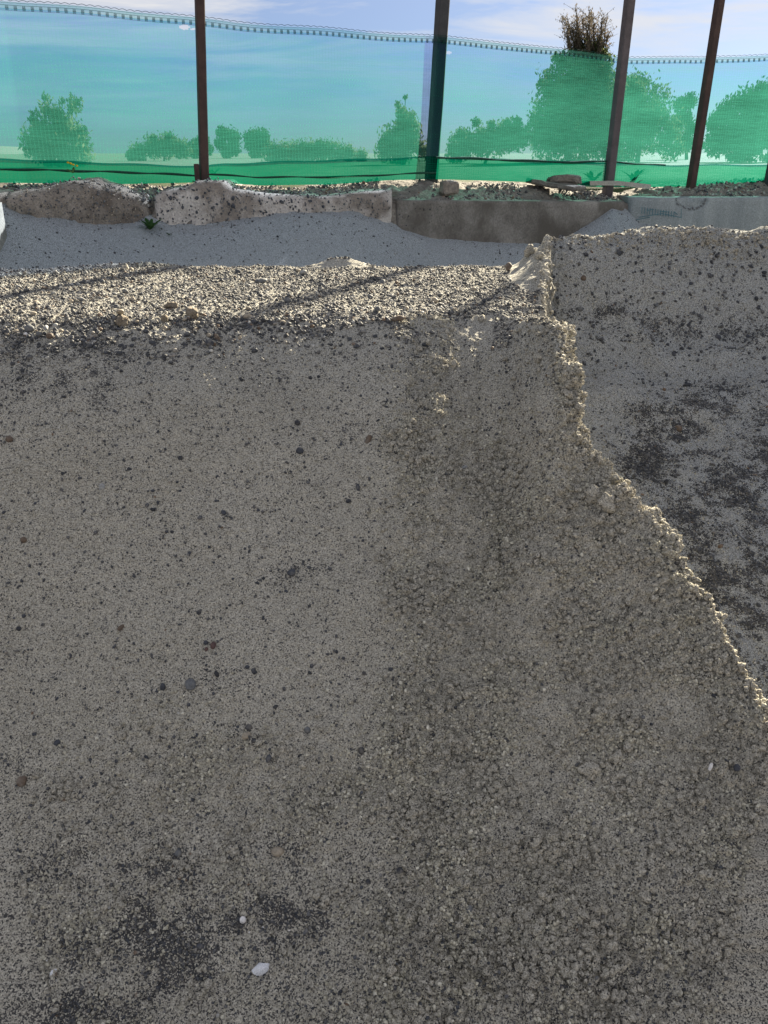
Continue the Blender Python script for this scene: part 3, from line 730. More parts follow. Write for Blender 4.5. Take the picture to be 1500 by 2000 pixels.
notable = [
    (58, 647, 22, 'grey', 'round blue grey stone, largest of the cluster at the left end of the gravel lip', 2, .5),
    (97, 659, 17, 'brown', 'brown rounded stone lowest in the cluster at the left end of the gravel lip', 0, .5),
    (76, 655, 13, 'grey', 'small upright stone between the round grey and the brown one of the left cluster', 2, .5),
    (92, 646, 19, 'light', 'pale angular stone on top of the left cluster on the gravel lip', 3, .7),
    (50, 655, 10, 'white', 'tiny white stone in front of the round grey stone of the left cluster', 2, .5),
    (237, 618, 21, 'buff', 'pale flat oval stone perched on a sand clod at the gravel lip', 4, .9),
    (158, 588, 16, 'light', 'long light grey stone lying among gravel on the left of the flat top', 3, .6),
    (72, 593, 16, 'buff', 'small buff oval stone on the gravel at the far left', 4, .5),
    (66, 615, 14, 'buff', 'rounded buff pebble just above the left stone cluster', 0, .4),
    (513, 547, 20, 'grey', 'flat grey stone lying in the middle of the gravel top', 4, .5),
    (593, 534, 16, 'light', 'light oval stone towards the back of the gravel top', 0, .5),
    (747, 550, 17, 'grey', 'flat bluish stone right of centre on the gravel top', 4, .5),
    (563, 588, 15, 'grey', 'domed grey pebble near the middle of the gravel lip', 2, .5),
    (586, 534 + 76, 9, 'white', 'little white splinter stone at the middle of the gravel lip', 3, .5),
    (485, 605, 14, 'buff', 'buff pebble lying at the gravel lip left of the middle', 0, .5),
    (776, 627, 27, 'brown', 'reddish brown blocky stone at the gravel lip beside the clod covered facet', 3, .4),
    (850, 590, 17, 'buff', 'buff rounded stone standing at the lip above the crumbly facet', 2, .5),
    (737, 607, 15, 'grey', 'grey stone standing out of the lip left of the brown block', 2, .5),
    (994, 525, 20, 'brown', 'brown tablet shaped stone at the foot of the ridge by the far bank', 4, .8),
    (483, 622, 18, 'buff', 'pale cream stone just below the gravel lip', 0, .5),
    (450, 635, 13, 'grey', 'grey pebble topping a small pile below the gravel lip', 1, .5),
    (410, 674, 20, 'dark', 'dark blue stone low in the small pile below the gravel lip', 2, .5),
    (425, 664, 20, 'brown', 'long brown stone leaning over the dark blue one below the lip', 3, .5),
    (412, 681, 10, 'grey', 'small grey pebble under the dark blue stone below the lip', 2, .5),
    (497, 687, 15, 'dark', 'dark oval stone in the upper slope below the small pile', 0, .3),
    (586, 882, 17, 'dark', 'rounded dark stone, biggest on the middle of the upper slope', 2, .35),
    (581, 827, 14, 'black', 'black tilted stone in the upper slope right of centre', 0, .3),
    (719, 861, 24, 'brown', 'brown rough stone half buried near the crumbly zone', 3, .1),
    (200, 951, 18, 'light', 'pale stone half sunk in the slope at left of the middle', 0, .1),
    (700, 954, 17, 'dark', 'long dark blue stone on the slope beside the crumbly zone', 3, .3),
    (680, 980, 13, 'black', 'black stone directly below the long dark blue one', 0, .3),
    (437, 1001, 14, 'dark', 'flat dark stone in the middle of the slope', 4, .2),
    (569, 1120, 20, 'dark', 'largest dark stone of the cluster at the centre of the slope', 0, .3),
    (20, 858, 18, 'brown', 'orange brown stone sunk in the slope at the left edge', 0, .2),
    (47, 1055, 14, 'brown', 'brown pebble in the sand near the left edge', 2, .3),
    (237, 1227, 20, 'brown', 'dark brown flat stone above centre left of the lower slope', 3, .3),
    (417, 1262, 16, 'red', 'reddish dark stone in a small group left of centre', 0, .3),
    (403, 1255, 11, 'dark', 'dark stone touching the reddish one left of centre', 2, .3),
    (403, 1268, 9, 'red', 'small reddish pebble under the reddish dark stone', 2, .3),
    (483, 1303, 10, 'dark', 'upper dark pebble of the slanting pair left of centre', 2, .3),
    (495, 1311, 12, 'dark', 'lower dark pebble of the slanting pair left of centre', 1, .3),
    (424, 1318, 14, 'black', 'black upright stone to the right of the blue grey lump', 1, .3),
    (372, 1336, 30, 'grey', 'blue grey lump half buried in the lower slope', 4, .05),
    (318, 1342, 17, 'dark', 'dark round stone left of the blue grey lump', 0, .3),
    (480, 1438, 22, 'buff', 'upright buff stone with a dark head in the lower slope', 1, .2),
    (486, 1421, 16, 'black', 'black stone resting on the upright buff stone', 0, .3),
    (497, 1448, 11, 'black', 'black pebble beside the upright buff stone', 2, .3),
    (526, 1481, 19, 'dark', 'dark wedge stone below the upright buff stone', 1, .3),
    (600, 1428, 15, 'grey', 'grey stone under a dark patch in the centre of the slope', 2, .3),
    (705, 1466, 16, 'black', 'black oval pebble alone on the slope where the crumbly sand begins', 0, .3),
    (287, 1480, 13, 'black', 'narrow black stone standing upright in the lower left slope', 3, .3),
    (43, 1528, 24, 'brown', 'brown crumbly stone in the lower slope near the left edge', 2, .1),
    (112, 1450, 15, 'dark', 'dark blue stone sunk in the lower left slope', 2, .15),
    (543, 1665, 28, 'buff', 'oval tan pebble sunk in the dark grit near the bottom', 0, .15),
    (348, 1667, 16, 'grey', 'grey round pebble left of the oval tan pebble', 2, .1),
    (720, 1724, 14, 'black', 'black pebble in the grit right of the oval tan pebble', 2, .2),
    (70, 1860, 26, 'dark', 'long dark stone lying upright in the grit at lower left', 3, .15),
    (392, 1850, 18, 'dark', 'dark stone in the grit left of the white shell', 1, .2),
    (912, 1778, 26, 'grey', 'grey stone half buried in a hollow at bottom right of centre', 1, .15),
    (780, 1700, 15, 'black', 'small black stone right of the grit patch', 2, .2),
    (1344, 752, 19, 'dark', 'long dark stone lying alone on the far bank', 3, .3),
    (1325, 838, 17, 'brown', 'brown stone in the middle of the black grit on the far bank', 2, .1),
    (1300, 942, 14, 'black', 'black stone at the left of the grit on the far bank', 0, .3),
    (1140, 542, 14, 'brown', 'brown stone near the top of the far bank close to the ridge', 0, .1),
    (1209, 495, 16, 'dark', 'dark oval stone high on the far bank', 4, .2),
    (1476, 1363, 16, 'black', 'black stone just inside the broken rim at the right edge', 0, .2),
    (1440, 1500, 17, 'dark', 'dark oval stone near the lower right edge', 0, .2),
    (1393, 1357, 12, 'black', 'small black stone above the pale clods at the lower right', 0, .2),
    (904, 915, 18, 'light', 'pale angular stone in the middle of the crumbly zone', 3, .2),
    (1388, 1500, 17, 'white', 'pale shell-like chip at the right of the clods', 3, .1),
]
for (a, b, w_, c, lab, k, lf) in notable:
    stone(a, b, w_ * 0.95, c, lab, k=k, lift=lf)
# the rest of the singles: countable, alike
def where(a, lo, hi):
    f = (a - lo) / (hi - lo)
    return 'at left' if f < .25 else 'left of middle' if f < .5 else 'right of middle' if f < .75 else 'at right'
def size_word(w): return 'small' if w < 9 else 'medium' if w < 11 else 'large'
TONE = {'dark': 'dark blue grey', 'black': 'near black', 'grey': 'mid grey', 'light': 'light grey', 'buff': 'buff'}
for j in range(62):
    a_ = random.uniform(5, 740); b_ = 690 + 900 * random.random() ** 1.5
    w_ = random.uniform(7, 11); c_ = random.choice(['dark', 'black', 'dark', 'black', 'dark'])
    stone(a_, b_, w_, c_, f"{size_word(w_)} {TONE[c_]} pebble in the {'upper' if b_ < 900 else 'middle' if b_ < 1250 else 'lower'} sand slope {where(a_, 0, 750)}", 'small dark pebbles in the sand slope', lift=0.2)
for j in range(60):
    a_ = random.uniform(5, 960); b_ = random.uniform(525, 606)
    w_ = random.uniform(8, 13); c_ = random.choice(['grey', 'light', 'grey', 'dark', 'buff'])
    stone(a_, b_, w_, c_, f"{size_word(w_)} {TONE[c_]} stone on the {'back' if b_ < 560 else 'front'} of the gravel top {where(a_, 0, 960)}", 'larger stones in the gravel top', lift=0.45)
for j in range(46):
    a_ = random.uniform(10, 620); b_ = 620 + 45 * random.random() ** 1.4
    w_ = random.uniform(8, 13); c_ = random.choice(['grey', 'dark', 'dark', 'black', 'buff'])
    stone(a_, b_, w_, c_, f"{size_word(w_)} {TONE[c_]} stone along the near gravel lip {where(a_, 0, 700)}", 'stones along the gravel lip', lift=0.4)
for j in range(44):
    a_ = random.uniform(1100, 1495); b_ = random.uniform(470, 700)
    w_ = random.uniform(7, 12); c_ = random.choice(['dark', 'black', 'dark', 'grey'])
    stone(a_, b_, w_, c_, f"{size_word(w_)} {TONE[c_]} pebble bedded {'high' if b_ < 570 else 'halfway up'} in the far bank {where(a_, 1100, 1500)}", 'dark pebbles in the far bank', lift=0.2, k=random.choice([0, 1, 3]))
# the shells and the white pebble
def shell_mesh():
    bm = bmesh.new(); nu, nv = 26, 14; V = []
    for i in range(nu + 1):
        th = R(-68) + R(136) * i / nu
        row = []
        for j in range(nv + 1):
            r = j / nv
            rr = r * (1 + 0.025 * math.cos(th * 24)) * (1 - 0.12 * (th / R(68)) ** 4)
            x = rr * math.sin(th) * 0.95; y = rr * math.cos(th) - 0.45
            z = 0.62 * math.sin(math.pi * min(1, 0.12 + r * 0.78)) ** 0.8 * math.cos(th * 0.95) + 0.02 * math.cos(th * 24) * r
            row.append(bm.verts.new((x, y, z)))
        V.append(row)
    for i in range(nu):
        for j in range(nv): bm.faces.new((V[i][j], V[i + 1][j], V[i + 1][j + 1], V[i][j + 1]))
    bmesh.ops.remove_doubles(bm, verts=bm.verts, dist=1e-4)
    me = bpy.data.meshes.new('seashell'); bm.to_mesh(me); bm.free(); me.shade_smooth(); me.materials.append(M_SHELL); return me
sm = shell_mesh()
def shell(px, py, wpx, lab, rot):
    p, nn, dep = surf(px, py); r = wpx * dep / F * 0.55
    o = link('seashell', sm); o.location = p + nn * r * 0.08
    q = Vector(nn).to_track_quat('Z', 'Y').to_matrix() @ Matrix.Rotation(rot, 3, 'Z') @ Matrix.Rotation(R(-14), 3, 'X')
    o.rotation_euler = q.to_euler(); o.scale = (r, r, r); tag(o, lab, 'seashell')
shell(510, 1890, 42, 'white ribbed cockle shell half sunk in the dark grit near the bottom', R(200))
shell(105, 1901, 21, 'small broken white shell at the lower left of the slope', R(60))
stone(475, 1798, 14, 'white', 'round bright white pebble above the cockle shell', k=2, lift=0.4)
for (a_, b_, w_) in [(185, 1780, 5), (514, 1812, 5), (430, 1822, 4), (488, 1820, 4), (565, 1816, 5), (92, 1878, 6), (158, 1783, 4), (145, 1780, 4), (360, 1822, 4)]:
    stone(a_, b_, w_, 'white', 'tiny white shell crumb lying on the dark grit', 'white shell crumbs in the grit', name='shell_crumb', cat='shell crumb', lift=.4)
# big sand lumps that can be pointed at
def lump(px, py, wpx, lab, k=0, lift=0.2, sq=(1, 1, 1)):
    p, nn, dep = surf(px, py); r = wpx * dep / F * 0.5
    if py < 660 and px < 900 and k < 4:
        key = ('caked', k)
        if key not in stone_shapes:
            mm = clod_meshes[k].copy(); mm.materials.clear(); mm.materials.append(M_CAKED); stone_shapes[key] = mm
        shape = stone_shapes[key]
    else: shape = clod_meshes[k]
    o = link('sand_lump', shape); o.location = p + nn * r * lift
    o.rotation_euler = (random.uniform(0, 6), random.uniform(0, 6), random.uniform(0, 6)); o.scale = (r * sq[0], r * sq[1], r * sq[2])
    tag(o, lab, 'sand lump')
for a in [(375, 619, 29, 'rough brown sand clod with stones standing on the gravel lip', 0, .3), (322, 627, 17, 'small block of caked sand on the lip left of the big clod', 1, .4),
          (238, 634, 28, 'lit sand clod under the pale oval stone', 2, .3), (335, 600, 22, 'caked sand clod on the gravel above the lip', 3, .3), (246, 522, 16, 'small sand clod at the back of the gravel top', 4, .3),
          (1036, 493, 22, 'rounded sand knob where the ridge meets the far bank', 5, .4), (1053, 497, 18, 'sand knob right at the corner of the ridge and bank', 1, .3),
          (1187, 985, 46, 'big crumbly sand clod below the broken rim', 0, .05), (1160, 968, 38, 'big sand clod left of the one below the rim', 3, .05), (1207, 1475, 22, 'round pale clod at the lower right', 2, .3),
          (1224, 1462, 20, 'round pale clod right of the other at lower right', 4, .3), (1150, 1505, 38, 'wide flattened clod at the lower right', 5, .1), (1168, 1388, 16, 'small ball of sand in the clod field', 1, .4),
          (965, 1115, 36, 'smooth sand lump near the middle of the crumbly zone', 4, .05), (885, 715, 20, 'small oval clod beside the smooth facet', 2, .2), (1055, 700, 22, 'sunlit clod on the smooth facet', 1, .3),
          (1107, 772, 20, 'small lit clod by the rim', 3, .4), (1130, 798, 22, 'elongated lit clod near the rim', 2, .3), (845, 700, 18, 'lit clod pair beside the facet', 0, .3), (1088, 1770, 22, 'pale clod in the lower right slope', 1, .3),
          (940, 625, 16, 'lit crust crumb under the lip of the facet', 3, .4), (903, 612, 14, 'lit crust crumb left under the lip of the facet', 4, .4)]:
    lump(*a)

# ================================================================== CONCRETE BLOCKS
def wall_px_x(px): return wall_at(px, 376)[0]
def block(name_label, px0, px1, mat, rough=0.0, top_pts=None, top_round=0.05, thick=0.55, chip=None, seed=0, lean=0.0, x0=None, x1=None):
    xa = wall_px_x(px0) if x0 is None else x0; xb = wall_px_x(px1) if x1 is None else x1
    nS, nT = 150, 64
    s = np.linspace(xa, xb, nS)
    yw = wall_y(s)
    pxs = project(np.stack([s, yw, np.full_like(s, -0.25)], -1))[0]
    tz = np.interp(pxs, [a for a, b in top_pts], [b for a, b in top_pts])
    topz = np.array([-(tz_ - 299) / F * 1.0 for tz_ in tz])
    dpt = yw * cp
    topz = -(tz - 299) / F * dpt / cp ** 2 * cp     # height of the front top edge
    # profile: up the front, over the top, down the back
    P = np.zeros((nT, nS, 3))
    bot = -1.1
    for j in range(nT):
        f = j / (nT - 1)
        if f < 0.5:      # front
            k = f / 0.5; zz = bot + (topz - bot) * k ** 0.75; off = np.zeros_like(s)
            rr = np.clip((topz - zz) / top_round, 0, 1); off = top_round * (1 - np.sqrt(np.clip(1 - (1 - rr) ** 2, 0, 1)))
        elif f < 0.8:
            k = (f - 0.5) / 0.3; off = top_round + (thick - top_round) * k; zz = topz + 0 * s
        else:
            k = (f - 0.8) / 0.2; off = np.full_like(s, thick); zz = topz + (bot - topz) * k
        P[j, :, 0] = s; P[j, :, 1] = yw + off; P[j, :, 2] = zz
    nr = grid_normals(P)
    nr = np.where((nr[..., 1:2] > 0) & (np.arange(nT)[:, None, None] < nT * 0.5), -nr, nr)
    q = P.copy()
    if rough > 0:
        dd = rough * (0.7 * fbm(P, 3.0, 3, off=seed) + 0.35 * fbm(P, 14, 3, off=seed + 5) - 0.2)
    else:
        dd = 0.003 * fbm(P, 4.0, 2, off=seed)
    if chip:
        pp = project(P); cxp, cyp, rx, ry, dpth = chip
        c = np.clip(1 - ((pp[0] - cxp) / rx) ** 2 - ((pp[1] - cyp) / ry) ** 2, 0, 1)
        dd = dd - dpth * (c > 0) * (0.5 + 0.5 * c) * (1 + 0.5 * fbm(P, 30, 2, off=4)) * (np.arange(nT)[:, None] < nT * 0.52)
    # rounded worn ends
    e = np.minimum(s - xa, xb - s); er = 0.05 if rough > 0 else 0.02
    endr = er * (1 - np.sqrt(np.clip(1 - (1 - np.clip(e / er, 0, 1)) ** 2, 0, 1)))
    front = np.array([1.0 if j < nT * 0.52 else 0.0 for j in range(nT)])
    out = np.array([0, -1.0, 0])
    q = q + out * (dd * front[:, None])[..., None] + np.array([0, 0, 1.0]) * (dd * (1 - front)[:, None] * 0.5)[..., None]
    q[..., 1] += endr[None, :] * front[:, None]
    q[..., 0] += 0.006
    q[-1] = q[-1]; q[..., 2] += EYE
    me = grid_mesh('concrete_block', q)
    bm = bmesh.new(); bm.from_mesh(me)
    bm.verts.ensure_lookup_table()
    for c_ in (0, nS - 1):
        try: bm.faces.new([bm.verts[j * nS + c_] for j in range(nT)])
        except ValueError: pass
    bm.to_mesh(me); bm.free()
    o = link('concrete_block', me, mat)
    # move origin to the base
    org = Vector((float((xa + xb) / 2), float(wall_y((xa + xb) / 2)), EYE - 1.1))
    me.transform(Matrix.Translation(-org)); o.location = org
    tag(o, name_label, 'concrete block', 'concrete blocks of the low wall')
    return o, q, nr
def topline(*p): return list(p)
b1, q1, n1 = block('rough grey concrete block with a hump on top left of the pebbly one', 2, 283, M_ROUGHCON, 0.055,
    topline((-50, 368), (0, 366), (60, 360), (100, 352), (130, 346), (165, 347), (190, 356), (230, 364), (262, 374), (283, 400)), 0.10, seed=3)
b2, q2, n2 = block('pale concrete block studded with dark pebbles below the rusty post', 291, 764, M_PALECON, 0.04,
    topline((291, 372), (310, 362), (360, 356), (380, 346), (430, 346), (450, 360), (520, 368), (620, 372), (700, 366), (764, 362)), 0.07, seed=11)
b3, q3, n3 = block('brown stained smooth concrete block between the rough one and the bluish one', 771, 1224, M_DARKCON, 0.012, topline((771, 378), (1224, 381)), 0.018, seed=23)
b4, q4, n4 = block('smooth bluish concrete block with a chipped bite and faded writing', 1230, 1760, M_BLUECON, 0.009, topline((1230, 374), (1300, 374), (1760, 372)), 0.02, seed=29, chip=(1350, 392, 30, 20, 0.03))
b0, q0, n0 = block('eroded concrete block at the outer left end of the wall', -640, -4, M_ROUGHCON, 0.05, topline((-640, 372), (-4, 368)), 0.08, seed=37)

# pebbles of the aggregate laid bare in the two rough blocks
def aggregate(blk, q, pxa, pxb, n_, lo, hi, dark):
    bm = bmesh.new()
    qq = q - np.array([0, 0, EYE]); A, B, Dp = project(qq)
    m = (A > pxa) & (A < pxb) & (np.arange(q.shape[0])[:, None] < q.shape[0] * 0.56) & (B < 450) & (B > 340)
    idx = np.argwhere(m); ch = idx[rng.integers(0, len(idx), n_)]
    proto = bmesh.new(); bmesh.ops.create_icosphere(proto, subdivisions=1, radius=1); pc = [v.co.copy() for v in proto.verts]; pf = [[v.index for v in f.verts] for f in proto.faces]; proto.free()
    V, Fc = [], []
    for (i, j) in ch:
        s = lo + (hi - lo) * random.random() ** 2
        M = Matrix.Translation(Vector(q[i, j]) + Vector((random.gauss(0, .012), s * 0.12, random.gauss(0, .008))) - blk.location) @ Euler((random.uniform(0, 6), random.uniform(0, 6), random.uniform(0, 6))).to_matrix().to_4x4() @ Matrix.Diagonal((s, s * .7, s * .5, 1))
        b0_ = len(V); V += [M @ c for c in pc]; Fc += [[b0_ + k for k in f] for f in pf]
    me = mesh_from('aggregate', V, Fc)
    o = link('aggregate', me, stone_mats[dark], blk); tag(o, kind='stuff')
aggregate(b1, q1, 5, 280, 900, 0.003, 0.007, 'black')
aggregate(b2, q2, 295, 760, 520, 0.004, 0.011, 'dark')
aggregate(b2, q2, 295, 760, 500, 0.004, 0.012, 'grey')
aggregate(b1, q1, 5, 280, 500, 0.004, 0.010, 'grey')
aggregate(b1, q1, 5, 280, 300, 0.004, 0.009, 'buff')
aggregate(b2, q2, 295, 640, 110, 0.009, 0.020, 'dark')
aggregate(b3, q3, 775, 900, 60, 0.004, 0.009, 'black')
# ring of pebbles around the bite in the bluish block and faded strokes of writing
def on_wall(px, py, out=0.006):
    p = wall_at(px, py); return Vector((p[0], p[1] - out, p[2] + EYE))
V, Fc = [], []
pr = bmesh.new(); bmesh.ops.create_icosphere(pr, subdivisions=1, radius=1); pc = [v.co.copy() for v in pr.verts]; pf = [[v.index for v in f.verts] for f in pr.faces]; pr.free()
for k in range(46):
    th = math.pi * (0.0 + k / 45.0) + random.gauss(0, .05); c = on_wall(1350 + 29 * math.cos(th), 388 + 20 * math.sin(th) + random.gauss(0, 2), -0.004)
    s = random.uniform(.003, .009); b0_ = len(V); V += [c + Vector((v.x * s, v.y * s * .5, v.z * s * .8)) - b4.location for v in pc]; Fc += [[b0_ + i for i in f] for f in pf]
tag(link('aggregate', mesh_from('aggregate', V, Fc), stone_mats['grey'], b4), kind='stuff')
def strokes(segs, wpx, name, parent, mat):
    V, Fc = [], []
    for (x0_, y0_, x1_, y1_) in segs:
        dx, dy = x1_ - x0_, y1_ - y0_; L_ = math.hypot(dx, dy) or 1; nx, ny = -dy / L_ * wpx / 2, dx / L_ * wpx / 2
        b0_ = len(V)
        for (a_, b_) in ((x0_ + nx, y0_ + ny), (x1_ + nx, y1_ + ny), (x1_ - nx, y1_ - ny), (x0_ - nx, y0_ - ny)):
            V.append(on_wall(a_, b_, 0.019) - parent.location)
        Fc.append((b0_, b0_ + 1, b0_ + 2, b0_ + 3))
    return link(name, mesh_from(name, V, Fc, False), mat, parent)
seg = []
for k in range(13):
    x_ = 1253 + k * 5.2; seg.append((x_, 404 + k * .7, x_ - 1, 417 + k * .6))
seg += [(1246, 424, 1292, 417), (1292, 417, 1330, 425), (1262, 411, 1276, 408), (1286, 412, 1306, 414), (1329, 408, 1329, 424), (1316, 414, 1322, 419), (1236, 430, 1268, 424)]
strokes(seg, 1.3, 'faded_writing', b4, M_PAINT)

# block standing end-on at the left edge
p_a = at(7, 372, 4.72); p_b = at(8, 500, 4.28)
bm = bmesh.new()
x_r = -2.035
vs = [(x_r - 0.6, 4.05, -1.1), (x_r, 4.05, -1.1), (x_r, 4.95, -1.1), (x_r - 0.6, 4.95, -1.1), (x_r - 0.6, 4.05, -0.21), (x_r, 4.05, -0.21), (x_r, 4.95, -0.205), (x_r - 0.6, 4.95, -0.205)]
bv = [bm.verts.new((a, b, c + EYE)) for a, b, c in vs]
for f in ((0, 1, 2, 3), (4, 7, 6, 5), (0, 4, 5, 1), (1, 5, 6, 2), (2, 6, 7, 3), (3, 7, 4, 0)): bm.faces.new([bv[i] for i in f])
bmesh.ops.bevel(bm, geom=list(bm.edges), offset=0.035, segments=3, affect='EDGES')
bmesh.ops.subdivide_edges(bm, edges=list(bm.edges), cuts=3, use_grid_fill=True)
for v in bm.verts: v.co += v.normal * random.gauss(0, 0.0012)
me = bpy.data.meshes.new('concrete_block'); bm.to_mesh(me); bm.free(); me.shade_smooth()
o = link('concrete_block', me, mat_noisy('light_concrete', (0.27, 0.26, 0.225), (0.36, 0.345, 0.30), scale=5)); tag(o, 'light concrete block end jutting forward at the left edge', 'concrete block')
print('xr px', project(np.array([x_r, 4.95, -0.21])), project(np.array([x_r, 4.05, -0.5])))

# ------------------------------------------------------------------ rubble lying on the wall
nS, nT = 520, 44
s = np.linspace(WX[1] - 2.0, WX[3] + 2.0, nS); yw = wall_y(s)
pxs = project(np.stack([s, yw, np.full_like(s, -0.25)], -1))[0]
kk = np.linspace(0, 1, nT)[:, None]
front_z = np.interp(pxs, [0, 100, 140, 180, 283, 300, 360, 400, 440, 480, 700, 764, 800, 850, 900, 1000, 1130, 1230, 1260, 1330, 1500], [368, 356, 346, 354, 372, 366, 358, 346, 350, 366, 370, 374, 370, 372, 372, 374, 376, 378, 372, 372, 372])
back_z = np.interp(pxs, [0, 60, 140, 200, 290, 400, 440, 500, 560, 640, 760, 850, 950, 1060, 1120, 1190, 1250, 1310, 1360, 1410, 1500], [345, 344, 342, 346, 350, 343, 346, 352, 351, 346, 340, 340, 344, 346, 352, 357, 359, 347, 346, 343, 338])
dz = lambda py, y: -(py - 299) / F * y / cp
Yr = yw[None, :] + 0.02 + kk * 0.62
Zr = dz(front_z, yw)[None, :] * (1 - sstep(kk, 0, .8)) + (dz(back_z, yw + 0.42)[None, :] + 0.0) * sstep(kk, 0, .8) - 0.012
Zr = Zr - 0.20 * np.exp(-(kk / 0.03) ** 2)
Pr = np.stack([np.repeat(s[None, :], nT, 0), Yr, Zr], -1)
Pr[..., 2] += 0.014 * fbm(Pr, 7, 3, off=2) + 0.010 * fbm(Pr, 30, 2, off=6)
gap = np.exp(-((pxs - 287) / 8) ** 2) ; Pr[..., 2] -= 0.10 * gap[None, :] * np.exp(-(kk / .35) ** 2)
Pr[..., 2] += EYE
rub = link('rubble', grid_mesh('rubble', Pr), M_RUBBLE); tag(rub, 'caked sand and rubble lying on top of the concrete block wall', kind='stuff')
nr_ = grid_normals(Pr)
ids = np.argwhere((pxs[None, :] > -40) & (pxs[None, :] < 1560) & (kk < 0.75) & (kk > 0.05))
dens = np.array([1.0 if (pxs[j] < 280 or 430 < pxs[j] < 740 or 950 < pxs[j] < 1030 or 1110 < pxs[j] < 1220 or pxs[j] > 1370) else 0.12 for i, j in ids]); dens /= dens.sum()
ch = ids[rng.choice(len(ids), 4200, p=dens)]
pos = Pr[ch[:, 0], ch[:, 1]] + rng.normal(0, .004, (4200, 3)); sz = sizes(4200, 0.004, 0.016, 2.0)
o = scatter('wall_top_gravel', pos, rng.uniform(0, 6.28, (4200, 3)), sz[:, None] * rng.uniform(.8, 1.2, (4200, 3)), rng.integers(0, 7, 4200), tones(4200, 0.45), PEB)
tag(o, 'gravel scattered along the top of the concrete block wall', kind='stuff')
# broken slabs on the wall
def slab_piece(px, py, y, L_, Wd, H_, rz, lab, mat=M_RUBBLE, tilt=0.0):
    p = at(px, py, y); bm = bmesh.new(); bmesh.ops.create_cube(bm, size=1)
    bmesh.ops.scale(bm, vec=(L_, Wd, H_), verts=bm.verts)
    bmesh.ops.bevel(bm, geom=list(bm.edges), offset=H_ * .15, segments=2, affect='EDGES')
    bmesh.ops.subdivide_edges(bm, edges=[e for e in bm.edges if e.calc_length() > L_ * .15], cuts=6, use_grid_fill=True)
    for v in bm.verts:
        nz_ = fbm(np.array([[v.co.x, v.co.y, v.co.z]]), 9.0, 3, off=px)[0]; v.co += Vector((nz_ * .02, nz_ * .014 * math.sin(v.co.x * 30), nz_ * H_ * .25))
    me = bpy.data.meshes.new('concrete_slab'); bm.to_mesh(me); bm.free(); me.shade_smooth()
    o = link('broken_slab', me, mat, loc=(p[0], p[1], p[2] + EYE)); o.rotation_euler = (0, tilt, rz); tag(o, lab, 'concrete slab')
slab_piece(1085, 360, 7.35, 0.44, 0.22, 0.035, R(-38), 'broken concrete slab lying slantwise on the wall left of the third post', M_RUBBLE, R(7))
slab_piece(1105, 351, 7.42, 0.26, 0.10, 0.06, R(6), 'thick broken lump of concrete behind the slanting slab', M_RUBBLE)
if 0: slab_piece(1325, 366, 7.78, 0.42, 0.24, 0.06, R(8), 'rubble lump on the bluish block at the foot of the fourth post', M_RUBBLE)
slab_piece(876, 368, 6.72, 0.13, 0.10, 0.10, R(20), 'knob of pebbly concrete on the front edge of the stained block', M_ROUGHCON)

# ================================================================== FENCE
posts = [((399, 346), (390, 0), 19.5, M_RUST, 'rusty'), ((843, 342), (865, 0), 25, M_SLATE, ''), ((1189, 354), (1230, 0), 19.5, M_FLAREST, ''), ((1352, 348), (1406, 0), 17.5, M_RUST, ''), ((1506, 335), (1575, 0), 18, M_SLATE, '')]
fence = empty('net_fence', (0, float(fence_y(0.4)), EYE - 0.2))
tag(fence, 'green shade net fence on leaning steel posts standing on the block wall', 'fence')
FO = Vector(fence.location)
def fence_hit(px, py, off=0.0):
    d = ray(px, py); ys = np.linspace(3.5, 11, 4000); X = d[0] / d[1] * ys
    i = np.argmax(ys > fence_y(X) + off); return np.array([X[i], ys[i], d[2] / d[1] * ys[i]])
def post_mesh(p0, p1, w_, mat):
    bm = bmesh.new()
    d = (p1 - p0); L_ = d.length; d.normalize()
    zx = Vector((1, 0.45, 0)); zx = (zx - d * zx.dot(d)).normalized(); zy = d.cross(zx)
    rings = []
    for k in range(13):
        c = p0 + d * L_ * k / 12
        ring = []
        for (a_, b_) in ((-1, -.82), (-.82, -1), (.82, -1), (1, -.82), (1, .82), (.82, 1), (-.82, 1), (-1, .82)):
            ring.append(bm.verts.new(c + zx * a_ * w_ / 2 + zy * b_ * w_ / 2 + Vector(rng.normal(0, .0004, 3))))
        rings.append(ring)
    for k in range(12):
        for i in range(8): bm.faces.new((rings[k][i], rings[k][(i + 1) % 8], rings[k + 1][(i + 1) % 8], rings[k + 1][i]))
    bm.faces.new(rings[0][::-1]); bm.faces.new(rings[-1])
    me = bpy.data.meshes.new('post'); bm.to_mesh(me); bm.free(); me.materials.append(mat); return me
for (b_, t_, w_, m_, k_) in posts:
    off = 0.07 if b_[0] == 843 else -0.05
    p0 = fence_hit(b_[0], b_[1], off); t = at(t_[0], t_[1], p0[1] + 0.02)
    p0v = Vector(p0) + Vector((0, 0, EYE)); p1v = Vector(t) + Vector((0, 0, EYE)); dv = (p1v - p0v)
    p1v = p0v + dv * (2.35 / dv.length); p0v -= dv.normalized() * 0.12
    wm = w_ * p0[1] * cp / F * 0.93
    o = link('post', post_mesh(p0v - FO, p1v - FO, wm * 0.9, m_), None, fence)
    if k_: o['label'] = 'rusty brown post'
    if k_:
        bm = bmesh.new(); bmesh.ops.create_cube(bm, size=1); bmesh.ops.scale(bm, vec=(.03, .03, .10), verts=bm.verts); bmesh.ops.bevel(bm, geom=list(bm.edges), offset=.004, segments=1, affect='EDGES')
        me = bpy.data.meshes.new('stub'); bm.to_mesh(me); bm.free(); link('stub', me, M_RUST, o, loc=p0v - FO + Vector((-.030, -.045, .15)))
